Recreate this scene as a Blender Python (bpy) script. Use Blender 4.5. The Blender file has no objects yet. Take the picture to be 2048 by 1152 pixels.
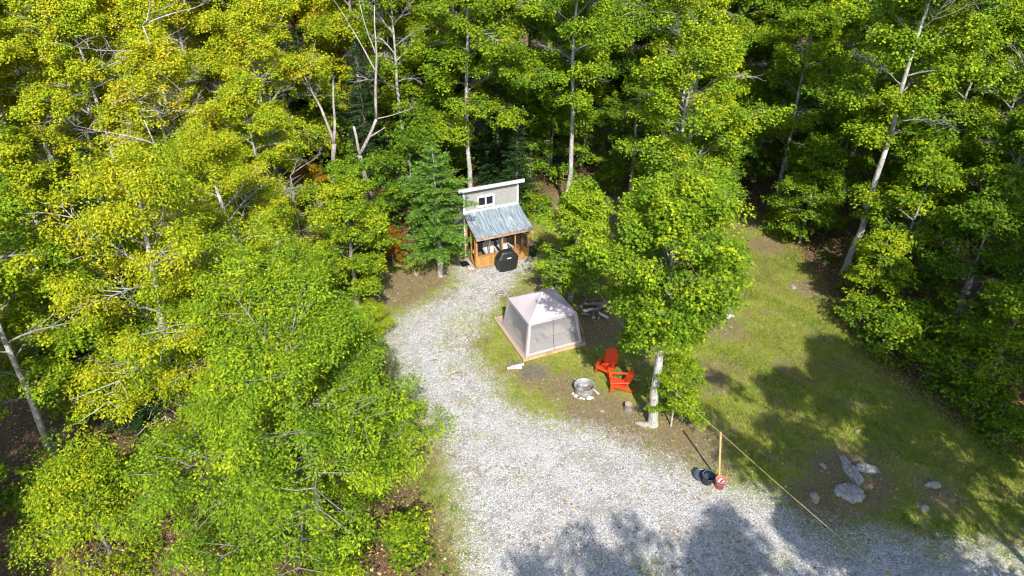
import bpy, bmesh, math, random
import numpy as np
from mathutils import Vector, Matrix, Euler

R = math.radians
rnd = random.Random(7)
scene = bpy.context.scene
COL = scene.collection

# ------------------------------------------------------------------ camera, sky, sun, exposure
cam_d = bpy.data.cameras.new('camera')
cam = bpy.data.objects.new('camera', cam_d); COL.objects.link(cam)
cam.location = (0, 0, 18.5)
cam.rotation_euler = (R(90 - 32.5), 0, 0)
cam_d.sensor_width = 36.0
cam_d.lens = 36.0 * 1365.0 / 2048.0
cam_d.clip_start = 0.1
cam_d.clip_end = 600
scene.camera = cam

SUN_EL, SUN_AZ = 43.0, 171.0          # azimuth clockwise from +Y
world = bpy.data.worlds.new('World'); scene.world = world
world.use_nodes = True
wn = world.node_tree.nodes; wl = world.node_tree.links
wn.clear()
sky = wn.new('ShaderNodeTexSky'); sky.sky_type = 'NISHITA'; sky.sun_disc = False
sky.sun_elevation = R(SUN_EL); sky.sun_rotation = R(SUN_AZ)
bg = wn.new('ShaderNodeBackground'); bg.inputs['Strength'].default_value = 0.15
wo = wn.new('ShaderNodeOutputWorld')
wl.new(sky.outputs[0], bg.inputs[0]); wl.new(bg.outputs[0], wo.inputs[0])

sun_d = bpy.data.lights.new('sun', 'SUN'); sun_d.energy = 4.2; sun_d.angle = R(0.55)
sun_d.color = (1.0, 0.95, 0.86)
sun = bpy.data.objects.new('sun', sun_d); COL.objects.link(sun)
sv = Vector((math.cos(R(SUN_EL)) * math.sin(R(SUN_AZ)), math.cos(R(SUN_EL)) * math.cos(R(SUN_AZ)), math.sin(R(SUN_EL))))
sun.rotation_euler = sv.to_track_quat('Z', 'Y').to_euler()
sun.location = (0, -20, 40)

scene.view_settings.view_transform = 'Standard'
scene.view_settings.look = 'None'
scene.view_settings.gamma = 1.0
scene.view_settings.use_curve_mapping = False
scene.view_settings.exposure = 0.78
scene.render.engine = 'CYCLES'
scene.cycles.max_bounces = 4
scene.cycles.diffuse_bounces = 2
scene.cycles.use_light_tree = False
scene.cycles.glossy_bounces = 2
scene.cycles.transmission_bounces = 4
scene.cycles.transparent_max_bounces = 8
scene.cycles.sample_clamp_indirect = 6.0
scene.cycles.use_denoising = True
scene.cycles.use_adaptive_sampling = True
scene.cycles.adaptive_threshold = 0.03
scene.cycles.pixel_filter_type = 'BLACKMAN_HARRIS'
scene.cycles.filter_width = 1.15
scene.cycles.caustics_reflective = False
scene.cycles.caustics_refractive = False

# ------------------------------------------------------------------ helpers
def tag(o, label=None, cat=None, group=None, kind=None):
    if label: o['label'] = label
    if cat: o['category'] = cat
    if group: o['group'] = group
    if kind: o['kind'] = kind
    return o

def empty(name, loc=(0, 0, 0), rz=0.0):
    o = bpy.data.objects.new(name, None); COL.objects.link(o)
    o.location = loc; o.rotation_euler = (0, 0, rz)
    o.empty_display_size = 0.2
    return o

class MB:
    """collects boxes, tubes, lathes; build() links them as one mesh object"""
    def __init__(s): s.v = []; s.f = []
    def add(s, vs, fs):
        k = len(s.v); s.v += [tuple(v) for v in vs]; s.f += [tuple(i + k for i in f) for f in fs]; return s
    def box(s, c, size, rot=None, taper=1.0):
        hx, hy, hz = size[0] / 2, size[1] / 2, size[2] / 2
        vs = []
        for z, t in ((-hz, 1.0), (hz, taper)):
            for x, y in ((-hx, -hy), (hx, -hy), (hx, hy), (-hx, hy)):
                vs.append(Vector((x * t, y * t, z)))
        if rot is not None:
            m = rot if isinstance(rot, Matrix) else Euler(rot).to_matrix()
            vs = [m @ v for v in vs]
        c = Vector(c)
        return s.add([v + c for v in vs], [(3, 2, 1, 0), (4, 5, 6, 7), (0, 1, 5, 4), (1, 2, 6, 5), (2, 3, 7, 6), (3, 0, 4, 7)])
    def bar(s, a, b, w, h, up=(0, 0, 1)):
        a = Vector(a); b = Vector(b); d = b - a; L = d.length; d.normalize()
        up = Vector(up)
        side = d.cross(up)
        if side.length < 1e-4: side = d.cross(Vector((1, 0, 0)))
        side.normalize(); u = side.cross(d)
        m = Matrix((side, d, u)).transposed()
        return s.box((a + b) / 2, (w, L, h), m)
    def tube(s, pts, rad, n=8, cap=True):
        pts = [Vector(p) for p in pts]
        if not hasattr(rad, '__len__'): rad = [rad] * len(pts)
        vs = []; fs = []
        ref = None
        for i, p in enumerate(pts):
            d = (pts[min(i + 1, len(pts) - 1)] - pts[max(i - 1, 0)])
            if d.length < 1e-9: d = Vector((0, 0, 1))
            d.normalize()
            if ref is None: ref = d.orthogonal().normalized()
            ref = (ref - d * ref.dot(d))
            if ref.length < 1e-5: ref = d.orthogonal()
            ref.normalize(); w = d.cross(ref)
            for k in range(n):
                a = 2 * math.pi * k / n
                vs.append(p + (ref * math.cos(a) + w * math.sin(a)) * rad[i])
        for i in range(len(pts) - 1):
            for k in range(n):
                k2 = (k + 1) % n
                fs.append((i * n + k, i * n + k2, (i + 1) * n + k2, (i + 1) * n + k))
        if cap:
            fs.append(tuple(range(n))[::-1]); fs.append(tuple(range((len(pts) - 1) * n, len(pts) * n)))
        return s.add(vs, fs)
    def lathe(s, prof, n=24, c=(0, 0, 0), sx=1.0, sy=1.0):
        vs = []; fs = []
        for r, z in prof:
            for k in range(n):
                a = 2 * math.pi * k / n
                vs.append((c[0] + r * math.cos(a) * sx, c[1] + r * math.sin(a) * sy, c[2] + z))
        for i in range(len(prof) - 1):
            for k in range(n):
                k2 = (k + 1) % n
                fs.append((i * n + k, i * n + k2, (i + 1) * n + k2, (i + 1) * n + k))
        return s.add(vs, fs)
    def build(s, name, mat, parent=None, smooth=False, bevel=0.0):
        me = bpy.data.meshes.new(name); me.from_pydata([tuple(v) for v in s.v], [], s.f); me.update()
        if mat: me.materials.append(mat)
        if smooth: me.polygons.foreach_set('use_smooth', [True] * len(me.polygons))
        o = bpy.data.objects.new(name, me); COL.objects.link(o)
        if parent is not None: o.parent = parent
        if bevel:
            b = o.modifiers.new('bevel', 'BEVEL'); b.width = bevel; b.segments = 1; b.limit_method = 'ANGLE'
        return o

def obj_from(name, me, parent=None):
    o = bpy.data.objects.new(name, me); COL.objects.link(o)
    if parent is not None: o.parent = parent
    return o

def copy_tree(o, parent=None):
    c = o.copy(); COL.objects.link(c); c.parent = parent
    for ch in [k for k in o.children]: copy_tree(ch, c)
    return c

# ------------------------------------------------------------------ materials
class NT:
    def __init__(s, name):
        s.m = bpy.data.materials.new(name); s.m.use_nodes = True
        s.t = s.m.node_tree; s.t.nodes.clear()
        s.out = s.n('ShaderNodeOutputMaterial')
    def n(s, typ, **kw):
        x = s.t.nodes.new(typ)
        for k, v in kw.items(): setattr(x, k, v)
        return x
    def l(s, a, b): s.t.links.new(a, b)
    def val(s, inp, x):
        if hasattr(x, 'is_output') or isinstance(x, bpy.types.NodeSocket): s.l(x, inp)
        else: inp.default_value = x
    def attr(s, name): return s.n('ShaderNodeAttribute', attribute_name=name).outputs['Fac']
    def noise(s, scale, detail=4, rough=0.55, vec=None, dist=0.0):
        x = s.n('ShaderNodeTexNoise'); x.inputs['Scale'].default_value = scale; x.inputs['Detail'].default_value = detail
        x.inputs['Roughness'].default_value = rough; x.inputs['Distortion'].default_value = dist
        if vec is not None: s.l(vec, x.inputs['Vector'])
        return x.outputs['Fac']
    def voro(s, scale, vec=None, out='Color', feature='F1', rand=1.0):
        x = s.n('ShaderNodeTexVoronoi'); x.feature = feature; x.inputs['Scale'].default_value = scale; x.inputs['Randomness'].default_value = rand
        if vec is not None: s.l(vec, x.inputs['Vector'])
        return x.outputs[out]
    def math(s, op, a, b=0.0, c=None, clamp=False):
        x = s.n('ShaderNodeMath', operation=op, use_clamp=clamp)
        s.val(x.inputs[0], a); s.val(x.inputs[1], b)
        if c is not None: s.val(x.inputs[2], c)
        return x.outputs[0]
    def ramp(s, fac, stops, interp='LINEAR'):
        x = s.n('ShaderNodeValToRGB'); r = x.color_ramp; r.interpolation = interp
        while len(r.elements) > len(stops): r.elements.remove(r.elements[-1])
        while len(r.elements) < len(stops): r.elements.new(0.5)
        for e, (p, c) in zip(r.elements, stops):
            e.position = p; e.color = (c[0], c[1], c[2], 1) if hasattr(c, '__len__') else (c, c, c, 1)
        s.val(x.inputs[0], fac); return x.outputs[0]
    def mix(s, fac, a, b, blend='MIX'):
        x = s.n('ShaderNodeMix', data_type='RGBA', blend_type=blend)
        s.val(x.inputs[0], fac)
        for i, v in ((6, a), (7, b)):
            if isinstance(v, (tuple, list)): v = (v[0], v[1], v[2], 1)
            s.val(x.inputs[i], v)
        return x.outputs[2]
    def step(s, x, lo, hi):
        m = s.n('ShaderNodeMapRange', interpolation_type='SMOOTHSTEP')
        s.val(m.inputs[0], x); m.inputs[1].default_value = lo; m.inputs[2].default_value = hi
        return m.outputs[0]
    def coord(s, which='Object'): return s.n('ShaderNodeTexCoord').outputs[which]
    def mapping(s, vec, scale=(1, 1, 1), rot=(0, 0, 0)):
        x = s.n('ShaderNodeMapping'); s.l(vec, x.inputs[0]); x.inputs['Scale'].default_value = scale; x.inputs['Rotation'].default_value = rot
        return x.outputs[0]
    def bump(s, h, strength=0.5, dist=0.02):
        x = s.n('ShaderNodeBump'); x.inputs['Strength'].default_value = strength; x.inputs['Distance'].default_value = dist
        s.l(h, x.inputs['Height']); return x.outputs[0]
    def principled(s, color, rough=0.7, normal=None, metal=0.0, spec=0.3):
        p = s.n('ShaderNodeBsdfPrincipled')
        if isinstance(color, (tuple, list)): color = (color[0], color[1], color[2], 1)
        s.val(p.inputs['Base Color'], color); s.val(p.inputs['Roughness'], rough); s.val(p.inputs['Metallic'], metal)
        p.inputs['Specular IOR Level'].default_value = spec
        if normal is not None: s.l(normal, p.inputs['Normal'])
        return p.outputs[0]
    def done(s, sh): s.l(sh, s.out.inputs[0]); return s.m

def simple(name, col, rough=0.6, var=0.25, scale=8.0, metal=0.0, spec=0.3, bump=0.2, stretch=(1, 1, 1)):
    t = NT(name)
    v = t.mapping(t.coord(), stretch)
    n = t.noise(scale, 6, 0.6, v)
    dark = tuple(c * (1 - var) for c in col); lite = tuple(min(1, c * (1 + var)) for c in col)
    c = t.ramp(n, [(0.3, dark), (0.7, lite)])
    return t.done(t.principled(c, rough, t.bump(n, bump, 0.01), metal, spec))

def wood(name, base, dark, scale=3.0, axis=(1, 12, 12), rough=0.65):
    t = NT(name)
    oi = t.n('ShaderNodeObjectInfo').outputs['Random']
    co = t.coord()
    v = t.mapping(co, axis)
    n1 = t.noise(scale, 8, 0.65, v, 0.6)
    n2 = t.noise(1.3, 3, 0.5, co)
    c = t.ramp(n1, [(0.25, dark), (0.55, base), (0.8, tuple(min(1, b * 1.25) for b in base))])
    k = t.math('MULTIPLY_ADD', oi, 0.35, 0.75)
    hs = t.n('ShaderNodeHueSaturation'); t.l(c, hs.inputs['Color']); t.l(k, hs.inputs['Value'])
    c = t.mix(t.step(n2, 0.55, 0.75), hs.outputs[0], tuple(d * 1.2 for d in dark))
    return t.done(t.principled(c, rough, t.bump(n1, 0.25, 0.006)))

def leaf_mat(name, stops, trans=0.32, rough=0.5, spread=(0.30, 0.15)):
    t = NT(name)
    oi = t.n('ShaderNodeObjectInfo')
    sc = t.n('ShaderNodeSeparateColor'); t.l(oi.outputs['Color'], sc.inputs[0])
    a = sc.outputs[0]
    cr = t.attr('cluster_random'); lr = t.attr('leaf_random')
    v = t.math('MULTIPLY_ADD', t.math('SUBTRACT', cr, 0.5), spread[0], a)
    v = t.math('MULTIPLY_ADD', t.math('SUBTRACT', lr, 0.5), spread[1], v, clamp=True)
    c = t.ramp(v, stops)
    # leaf to leaf brightness, and the tree's own depth of colour (green channel of the object colour)
    b = t.math('MULTIPLY', t.math('MULTIPLY_ADD', lr, 0.5, 0.72), sc.outputs[1])
    hs = t.n('ShaderNodeHueSaturation'); t.l(c, hs.inputs['Color']); t.l(b, hs.inputs['Value'])
    c = hs.outputs[0]
    df = t.n('ShaderNodeBsdfDiffuse'); t.l(c, df.inputs[0]); p = df.outputs[0]
    tr = t.n('ShaderNodeBsdfTranslucent'); t.l(c, tr.inputs[0])
    mx = t.n('ShaderNodeMixShader'); mx.inputs[0].default_value = trans
    t.l(p, mx.inputs[1]); t.l(tr.outputs[0], mx.inputs[2])
    return t.done(mx.outputs[0])

LEAF = [(0.0, (0.050, 0.120, 0.022)), (0.25, (0.120, 0.230, 0.022)), (0.45, (0.225, 0.345, 0.020)), (0.60, (0.410, 0.465, 0.022)),
        (0.75, (0.520, 0.485, 0.026)), (0.87, (0.56, 0.36, 0.035)), (1.0, (0.50, 0.15, 0.03))]
M = {}
M['leaf'] = leaf_mat('maple_leaf', LEAF)
M['leaf_long'] = leaf_mat('ash_leaf', LEAF, 0.34, 0.45)
M['needle'] = leaf_mat('fir_needle', [(0, (0.02, 0.06, 0.018)), (0.5, (0.05, 0.125, 0.025)), (1, (0.12, 0.22, 0.03))], 0.15, 0.5, (0.5, 0.5))
M['needle_fresh'] = leaf_mat('balsam_needle', [(0, (0.035, 0.095, 0.020)), (0.5, (0.085, 0.19, 0.025)), (1, (0.19, 0.31, 0.035))], 0.15, 0.5, (0.5, 0.5))
M['fern'] = leaf_mat('undergrowth_leaf', LEAF, 0.35, 0.5, (0.35, 0.3))

def bark(name, base, dark, lite, blotch=0.5, scale=1.0):
    t = NT(name)
    co = t.coord()
    v = t.mapping(co, (6 * scale, 6 * scale, 1.1 * scale))
    n1 = t.noise(3.0, 8, 0.7, v)
    n2 = t.noise(2.6 * scale, 4, 0.6, co)
    n3 = t.noise(9 * scale, 3, 0.6, co)
    c = t.ramp(n1, [(0.3, dark), (0.5, base), (0.75, lite)])
    c = t.mix(t.math('MULTIPLY', t.step(n2, 0.50, 0.62), blotch), c, lite)
    c = t.mix(t.math('MULTIPLY', t.step(n3, 0.58, 0.68), 0.7), c, dark)
    return t.done(t.principled(c, 0.85, t.bump(n1, 0.6, 0.03), 0, 0.15))
M['bark'] = bark('grey_maple_bark', (0.33, 0.31, 0.28), (0.11, 0.10, 0.085), (0.58, 0.56, 0.52), 0.6)
M['bark_pale'] = bark('pale_lichen_bark', (0.40, 0.385, 0.36), (0.12, 0.11, 0.095), (0.62, 0.61, 0.58), 0.65)
M['bark_dark'] = bark('dark_conifer_bark', (0.17, 0.145, 0.12), (0.06, 0.05, 0.04), (0.30, 0.27, 0.24), 0.3)
M['bark_dead'] = bark('bleached_dead_bark', (0.36, 0.32, 0.28), (0.13, 0.10, 0.08), (0.58, 0.56, 0.53), 0.55)
M['twig'] = bark('grey_limb_bark', (0.23, 0.22, 0.20), (0.09, 0.08, 0.07), (0.40, 0.39, 0.36), 0.4)
M['twig_pale'] = bark('pale_limb_bark', (0.36, 0.35, 0.33), (0.15, 0.14, 0.12), (0.54, 0.53, 0.50), 0.5)

# ------------------------------------------------------------------ ground
GRAVEL = [(-1.2, 12.0), (-1.6, 14.4), (-2.1, 16.5), (-2.5, 18.0), (-3.1, 19.3), (-3.8, 20.7), (-4.8, 22.6), (-5.7, 24.3), (-5.8, 25.6), (-5.1, 26.7), (-4.2, 27.6), (-3.3, 28.6), (-2.6, 29.6), (-3.1, 30.5), (-2.9, 31.6), (-2.0, 32.4), (1.0, 32.7), (1.2, 31.9), (0.6, 30.6), (-0.3, 28.6), (-0.8, 27.3), (-1.5, 25.6), (-1.8, 24.3), (-1.5, 23.2), (-0.8, 22.1), (-0.3, 20.7), (0.7, 19.8), (1.8, 19.5), (3.0, 19.3), (3.6, 18.8), (4.4, 18.5), (5.1, 17.9), (6.0, 17.3), (6.6, 16.9), (7.6, 16.4), (8.7, 15.9), (9.3, 15.2), (10.2, 14.5), (11.6, 14.4), (12.9, 14.2), (14.7, 14.0), (16.4, 13.7), (24, 13.0), (26, -6), (-3, -6), (-1.1, 9.2)]
CLEAR = [(-3.0, -8), (-1.3, 10.5), (-1.9, 13.2), (-3.0, 15.7), (-3.6, 18.0), (-4.7, 20.7), (-6.3, 23.9), (-7.6, 26.2), (-8.0, 29.3), (-6.6, 31.9), (-4.6, 33.1), (-2.8, 34.6), (1.4, 38.5), (3.5, 41.5), (6.0, 41.5), (9.8, 40.0), (13.0, 39.5), (15.0, 37.0), (15.6, 34.3), (15.3, 31.0), (15.6, 28.5), (15.3, 25.8), (15.5, 23.2), (16.3, 21.0), (17.4, 19.3), (18.7, 17.5), (21.6, 15.7), (28, 14), (30, -8)]
DIRT = [((4.6, 19.2), 1.5), ((3.2, 20.2), 1.4), ((2.0, 21.5), 1.0), ((1.0, 22.2), 1.0), ((-5.9, 29.0), 1.9), ((-4.2, 29.9), 1.2), ((9.6, 26.0), 1.4), ((6.6, 18.4), 1.6), ((8.0, 22.2), 1.2), ((4.8, 39.0), 3.2), ((2.4, 29.4), 1.6), ((3.8, 25.6), 1.6), ((11.9, 16.6), 1.6), ((10.4, 15.5), 1.3), ((14.6, 16.0), 0.9), ((10.2, 30.5), 0.8), ((14.2, 33.5), 1.2), ((14.9, 29.0), 1.0), ((13.6, 36.5), 1.4), ((7.5, 35.5), 1.2)]

def sdist(P, poly):
    """signed distance to a polygon, positive inside"""
    A = np.array(poly, float); B = np.roll(A, -1, 0)
    d2 = np.full(len(P), 1e9); inside = np.zeros(len(P), bool)
    for a, b in zip(A, B):
        e = b - a; w = P - a
        t = np.clip((w @ e) / (e @ e), 0, 1)
        q = w - t[:, None] * e
        d2 = np.minimum(d2, (q ** 2).sum(1))
        c1 = (a[1] > P[:, 1]) != (b[1] > P[:, 1])
        with np.errstate(divide='ignore', invalid='ignore'):
            xi = (b[0] - a[0]) * (P[:, 1] - a[1]) / (b[1] - a[1] + 1e-12) + a[0]
        inside ^= c1 & (P[:, 0] < xi)
    d = np.sqrt(d2)
    return np.where(inside, d, -d)

def sdirt(P):
    best = np.full(len(P), -9.0)
    for (c, r) in DIRT:
        best = np.maximum(best, r - np.hypot(P[:, 0] - c[0], P[:, 1] - c[1]))
    return best

def hgt(x, y):
    """gentle unevenness of the ground"""
    x = np.asarray(x, float); y = np.asarray(y, float)
    return 0.018 * np.sin(x * 0.9 + 1.3) * np.cos(y * 0.7) + 0.010 * np.sin(x * 2.3 + y * 1.7) + 0.006 * np.sin(x * 4.1 - y * 5.3)

def ground_mat():
    t = NT('woodland_ground')
    co = t.coord()
    mg, mc, md = t.attr('gravel_distance'), t.attr('clearing_distance'), t.attr('dirt_distance')
    md2 = t.attr('grass_in_gravel')
    n_big = t.noise(0.55, 4, 0.6, co)
    n_mid = t.noise(1.9, 5, 0.65, co)
    n_sm = t.noise(7.0, 4, 0.7, co)
    n_fine = t.noise(26.0, 3, 0.7, co)
    vcol = t.voro(40.0, t.mapping(co, (1, 1, 0.2)))
    sv_ = t.n('ShaderNodeSeparateColor'); t.l(vcol, sv_.inputs[0])
    v1, v2, v3 = sv_.outputs[0], sv_.outputs[1], sv_.outputs[2]
    vd = t.voro(40.0, t.mapping(co, (1, 1, 0.2)), 'Distance')
    # grass: yellow green to deep green with worn straw and soil
    grass = t.ramp(n_mid, [(0.30, (0.13, 0.200, 0.026)), (0.46, (0.25, 0.295, 0.038)), (0.60, (0.34, 0.33, 0.065)), (0.76, (0.38, 0.31, 0.13))])
    grass = t.mix(t.math('MULTIPLY', t.step(n_sm, 0.45, 0.65), 0.45), grass, (0.085, 0.140, 0.016))
    grass = t.mix(t.math('MULTIPLY', t.step(n_fine, 0.55, 0.75), 0.5), grass, (0.26, 0.22, 0.10))
    soil = t.ramp(n_sm, [(0.3, (0.110, 0.075, 0.052)), (0.55, (0.215, 0.155, 0.108)), (0.75, (0.31, 0.235, 0.17))])
    soil = t.mix(t.step(v1, 0.90, 0.94), soil, (0.42, 0.36, 0.28))
    soil = t.mix(t.math('MULTIPLY', t.step(v2, 0.86, 0.92), 0.7), soil, (0.30, 0.13, 0.05))
    litter = t.ramp(v1, [(0.0, (0.050, 0.030, 0.018)), (0.4, (0.110, 0.066, 0.038)), (0.75, (0.20, 0.125, 0.07)), (1.0, (0.31, 0.21, 0.12))])
    litter = t.mix(t.math('MULTIPLY', t.step(n_mid, 0.52, 0.66), 0.65), litter, (0.050, 0.085, 0.016))
    # gravel: crushed pale stone with dust, leaves and moss between
    gv = t.ramp(v2, [(0.0, (0.16, 0.155, 0.15)), (0.2, (0.38, 0.375, 0.37)), (0.5, (0.55, 0.545, 0.54)), (0.85, (0.67, 0.67, 0.67)), (1.0, (0.78, 0.78, 0.78))])
    gv = t.mix(t.math('MULTIPLY', t.step(n_big, 0.42, 0.60), 0.6), gv, (0.62, 0.615, 0.605))
    gv = t.mix(t.math('MULTIPLY', t.step(vd, 0.45, 0.75), 0.6), gv, (0.14, 0.125, 0.11))
    wear = t.math('MAXIMUM', t.step(t.math('ADD', t.math('MULTIPLY', n_mid, 0.6), t.math('MULTIPLY', n_sm, 0.4)), 0.53, 0.62), t.math('MULTIPLY', t.step(t.math('ADD', t.math('MULTIPLY', n_big, 0.6), t.math('MULTIPLY', n_sm, 0.4)), 0.53, 0.62), 0.8))
    gv = t.mix(t.math('MULTIPLY', wear, t.math('MULTIPLY_ADD', v3, 0.8, 0.22)), gv, (0.205, 0.16, 0.12))
    moss = t.step(t.math('ADD', md2, t.math('MULTIPLY', t.math('SUBTRACT', n_sm, 0.5), 2.2)), -0.1, 0.55)
    gv = t.mix(t.math('MULTIPLY', moss, t.math('MULTIPLY_ADD', v1, 0.6, 0.25)), gv, grass)
    gv = t.mix(t.step(v3, 0.955, 0.97), gv, (0.28, 0.13, 0.07))
    n_pat = t.noise(0.9, 7, 0.72, t.mapping(co, (1, 1, 1), (0, 0, 0.6)), 0.3)
    gv = t.mix(t.math('MULTIPLY', t.step(n_pat, 0.47, 0.60), t.math('MULTIPLY_ADD', v3, 0.5, 0.30)), gv, (0.27, 0.235, 0.195))
    clod = t.step(t.math('ADD', t.math('MULTIPLY', n_big, 0.45), t.math('MULTIPLY', n_sm, 0.55)), 0.56, 0.63)
    gv = t.mix(t.math('MULTIPLY', clod, t.math('MULTIPLY_ADD', v1, 0.7, 0.15)), gv, (0.15, 0.115, 0.085))
    # soil shows through where trodden
    jag = t.math('ADD', t.math('MULTIPLY', t.math('SUBTRACT', n_mid, 0.5), 2.4), t.math('MULTIPLY', t.math('SUBTRACT', n_sm, 0.5), 1.6))
    fd = t.step(t.math('ADD', md, t.math('MULTIPLY', jag, 0.9)), -0.35, 0.5)
    thin = t.math('MULTIPLY', t.step(t.math('ADD', n_big, t.math('MULTIPLY', t.math('SUBTRACT', n_sm, 0.5), 0.9)), 0.47, 0.62), 0.85)
    turf = t.mix(t.math('MULTIPLY', t.math('MAXIMUM', fd, thin), t.math('MULTIPLY_ADD', t.step(n_fine, 0.35, 0.6), 0.45, 0.55)), grass, soil)
    fc = t.step(t.math('ADD', mc, t.math('MULTIPLY', jag, 1.1)), -0.9, 0.9)
    base = t.mix(fc, litter, turf)
    fg = t.step(t.math('ADD', t.math('ADD', mg, t.math('MULTIPLY', jag, 1.15)), t.math('MULTIPLY', t.math('SUBTRACT', v1, 0.5), 1.7)), -0.25, 0.45)
    c = t.mix(fg, base, gv)
    h = t.math('ADD', t.math('MULTIPLY', n_fine, 0.5), t.math('MULTIPLY', t.math('SUBTRACT', 1.0, vd), 0.9))
    return t.done(t.principled(c, 0.95, t.bump(h, 0.75, 0.035), 0, 0.12))
M['ground'] = ground_mat()

def build_ground():
    def axis(lo, f0, f1, hi, fine, coarse):
        a = list(np.arange(lo, f0, coarse)) + list(np.arange(f0, f1, fine)) + list(np.arange(f1, hi + coarse, coarse))
        return np.array(a)
    xs = axis(-200, -12, 27, 200, 0.25, 8.0); ys = axis(-120, 6, 46, 260, 0.25, 8.0)
    X, Y = np.meshgrid(xs, ys)
    P = np.stack([X.ravel(), Y.ravel()], 1)
    mg, mc, md = sdist(P, GRAVEL), sdist(P, CLEAR), sdirt(P)
    mo = np.full(len(P), -9.0)
    for (cx, cy, r) in ((-2.6, 25.8, 1.1), (-2.9, 24.3, 0.8), (-2.3, 27.0, 0.8), (-2.5, 22.6, 0.7), (-1.9, 20.6, 0.6), (-1.2, 18.7, 0.5), (0.3, 16.6, 0.5), (2.6, 17.6, 0.45), (-1.6, 28.9, 0.5), (4.6, 16.2, 0.4), (-1.9, 16.2, 0.4), (5.2, 14.6, 0.35), (6.9, 14.2, 0.5), (4.2, 13.0, 0.7), (10.6, 13.7, 0.7), (13.2, 13.5, 0.6), (2.6, 13.2, 0.4), (15.4, 13.3, 0.6), (8.4, 13.3, 0.5)):
        mo = np.maximum(mo, r - np.hypot(P[:, 0] - cx, P[:, 1] - cy))
    mid_line = [(-1.4, 29.6), (-2.5, 27.2), (-3.5, 24.6), (-2.9, 22.2), (-1.7, 19.6), (0.4, 17.4)]
    for a, b in zip(mid_line[:-1], mid_line[1:]):
        a = np.array(a); e = np.array(b) - a; w = P - a; tt = np.clip((w @ e) / (e @ e), 0, 1)
        mo = np.maximum(mo, 0.10 - np.sqrt(((w - tt[:, None] * e) ** 2).sum(1)))
    Z = hgt(P[:, 0], P[:, 1])
    V = np.column_stack([P, Z])
    nx, ny = len(xs), len(ys)
    i = np.arange(nx - 1)[None, :] + np.arange(ny - 1)[:, None] * nx
    F = np.stack([i, i + 1, i + 1 + nx, i + nx], -1).reshape(-1, 4)
    fmg, fmc = mg[F].mean(1), mc[F].mean(1)
    kinds = {'gravel_driveway': fmg > -0.1, 'grass_clearing': (fmg <= -0.1) & (fmc > 0), 'forest_floor': (fmg <= -0.1) & (fmc <= 0)}
    for name, sel in kinds.items():
        f = F[sel]; used, inv = np.unique(f, return_inverse=True); inv = inv.reshape(f.shape)
        me = bpy.data.meshes.new(name)
        me.vertices.add(len(used)); me.vertices.foreach_set('co', V[used].astype(np.float32).ravel())
        me.loops.add(inv.size); me.loops.foreach_set('vertex_index', inv.ravel().astype(np.int32))
        me.polygons.add(len(inv)); me.polygons.foreach_set('loop_start', (np.arange(len(inv)) * 4).astype(np.int32))
        me.polygons.foreach_set('use_smooth', np.ones(len(inv), bool))
        for an, arr in (('gravel_distance', mg), ('clearing_distance', mc), ('dirt_distance', md), ('grass_in_gravel', mo)):
            at = me.attributes.new(an, 'FLOAT', 'POINT'); at.data.foreach_set('value', arr[used].astype(np.float32))
        me.update(calc_edges=True); me.materials.append(M['ground'])
        lab = {'gravel_driveway': 'pale crushed stone driveway winding up to the cabin', 'grass_clearing': 'patchy sunlit grass and bare soil of the clearing', 'forest_floor': 'brown leaf litter under the trees'}[name]
        tag(obj_from(name, me), lab, {'gravel_driveway': 'driveway', 'grass_clearing': 'grass', 'forest_floor': 'ground'}[name], kind='structure')
build_ground()

# ------------------------------------------------------------------ scatter meshes (leaf shaped faces)
MAPLE = np.array([(0, 0, 0), (0.52, 0.30, -0.10), (0.20, 0.52, 0.02), (0.0, 1.0, -0.12), (-0.20, 0.52, 0.02), (-0.52, 0.30, -0.10)])
KITE = np.array([(0, 0, 0), (0.26, 0.42, -0.05), (0, 1.0, -0.14), (-0.26, 0.42, -0.05)])
NEEDLE = np.array([(0, 0, 0), (0.17, 0.35, -0.03), (0, 1.0, -0.08), (-0.17, 0.35, -0.03)])
WIDE = np.array([(0, 0, 0), (0.44, 0.42, -0.08), (0, 1.0, -0.12), (-0.44, 0.42, -0.08)])
BLADE = np.array([(-0.11, 0, 0), (0.11, 0, 0), (0.0, 1.0, 0.0)])

def scatter_mesh(name, P, N, D, S, shape, mat, lr, cr):
    """n flat shapes: at P, facing N, pointing along D, of size S"""
    n = len(P); k = len(shape)
    N = N / np.linalg.norm(N, axis=1, keepdims=True)
    D = D - (D * N).sum(1, keepdims=True) * N
    D = D / (np.linalg.norm(D, axis=1, keepdims=True) + 1e-9)
    X = np.cross(D, N)
    V = P[:, None, :] + S[:, None, None] * (shape[None, :, 0:1] * X[:, None, :] + shape[None, :, 1:2] * D[:, None, :] + shape[None, :, 2:3] * N[:, None, :])
    me = bpy.data.meshes.new(name)
    me.vertices.add(n * k); me.vertices.foreach_set('co', V.astype(np.float32).ravel())
    me.loops.add(n * k); me.loops.foreach_set('vertex_index', np.arange(n * k, dtype=np.int32))
    me.polygons.add(n); me.polygons.foreach_set('loop_start', np.arange(0, n * k, k, dtype=np.int32))
    for an, arr in (('leaf_random', lr), ('cluster_random', cr)):
        at = me.attributes.new(an, 'FLOAT', 'FACE'); at.data.foreach_set('value', arr.astype(np.float32))
    me.update(calc_edges=True); me.materials.append(mat)
    return me

def norm(v): return v / (np.linalg.norm(v) + 1e-9)

class Skeleton:
    def __init__(s): s.tubes = []; s.clusters = []      # clusters: (pos, radius, out dir)

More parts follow.
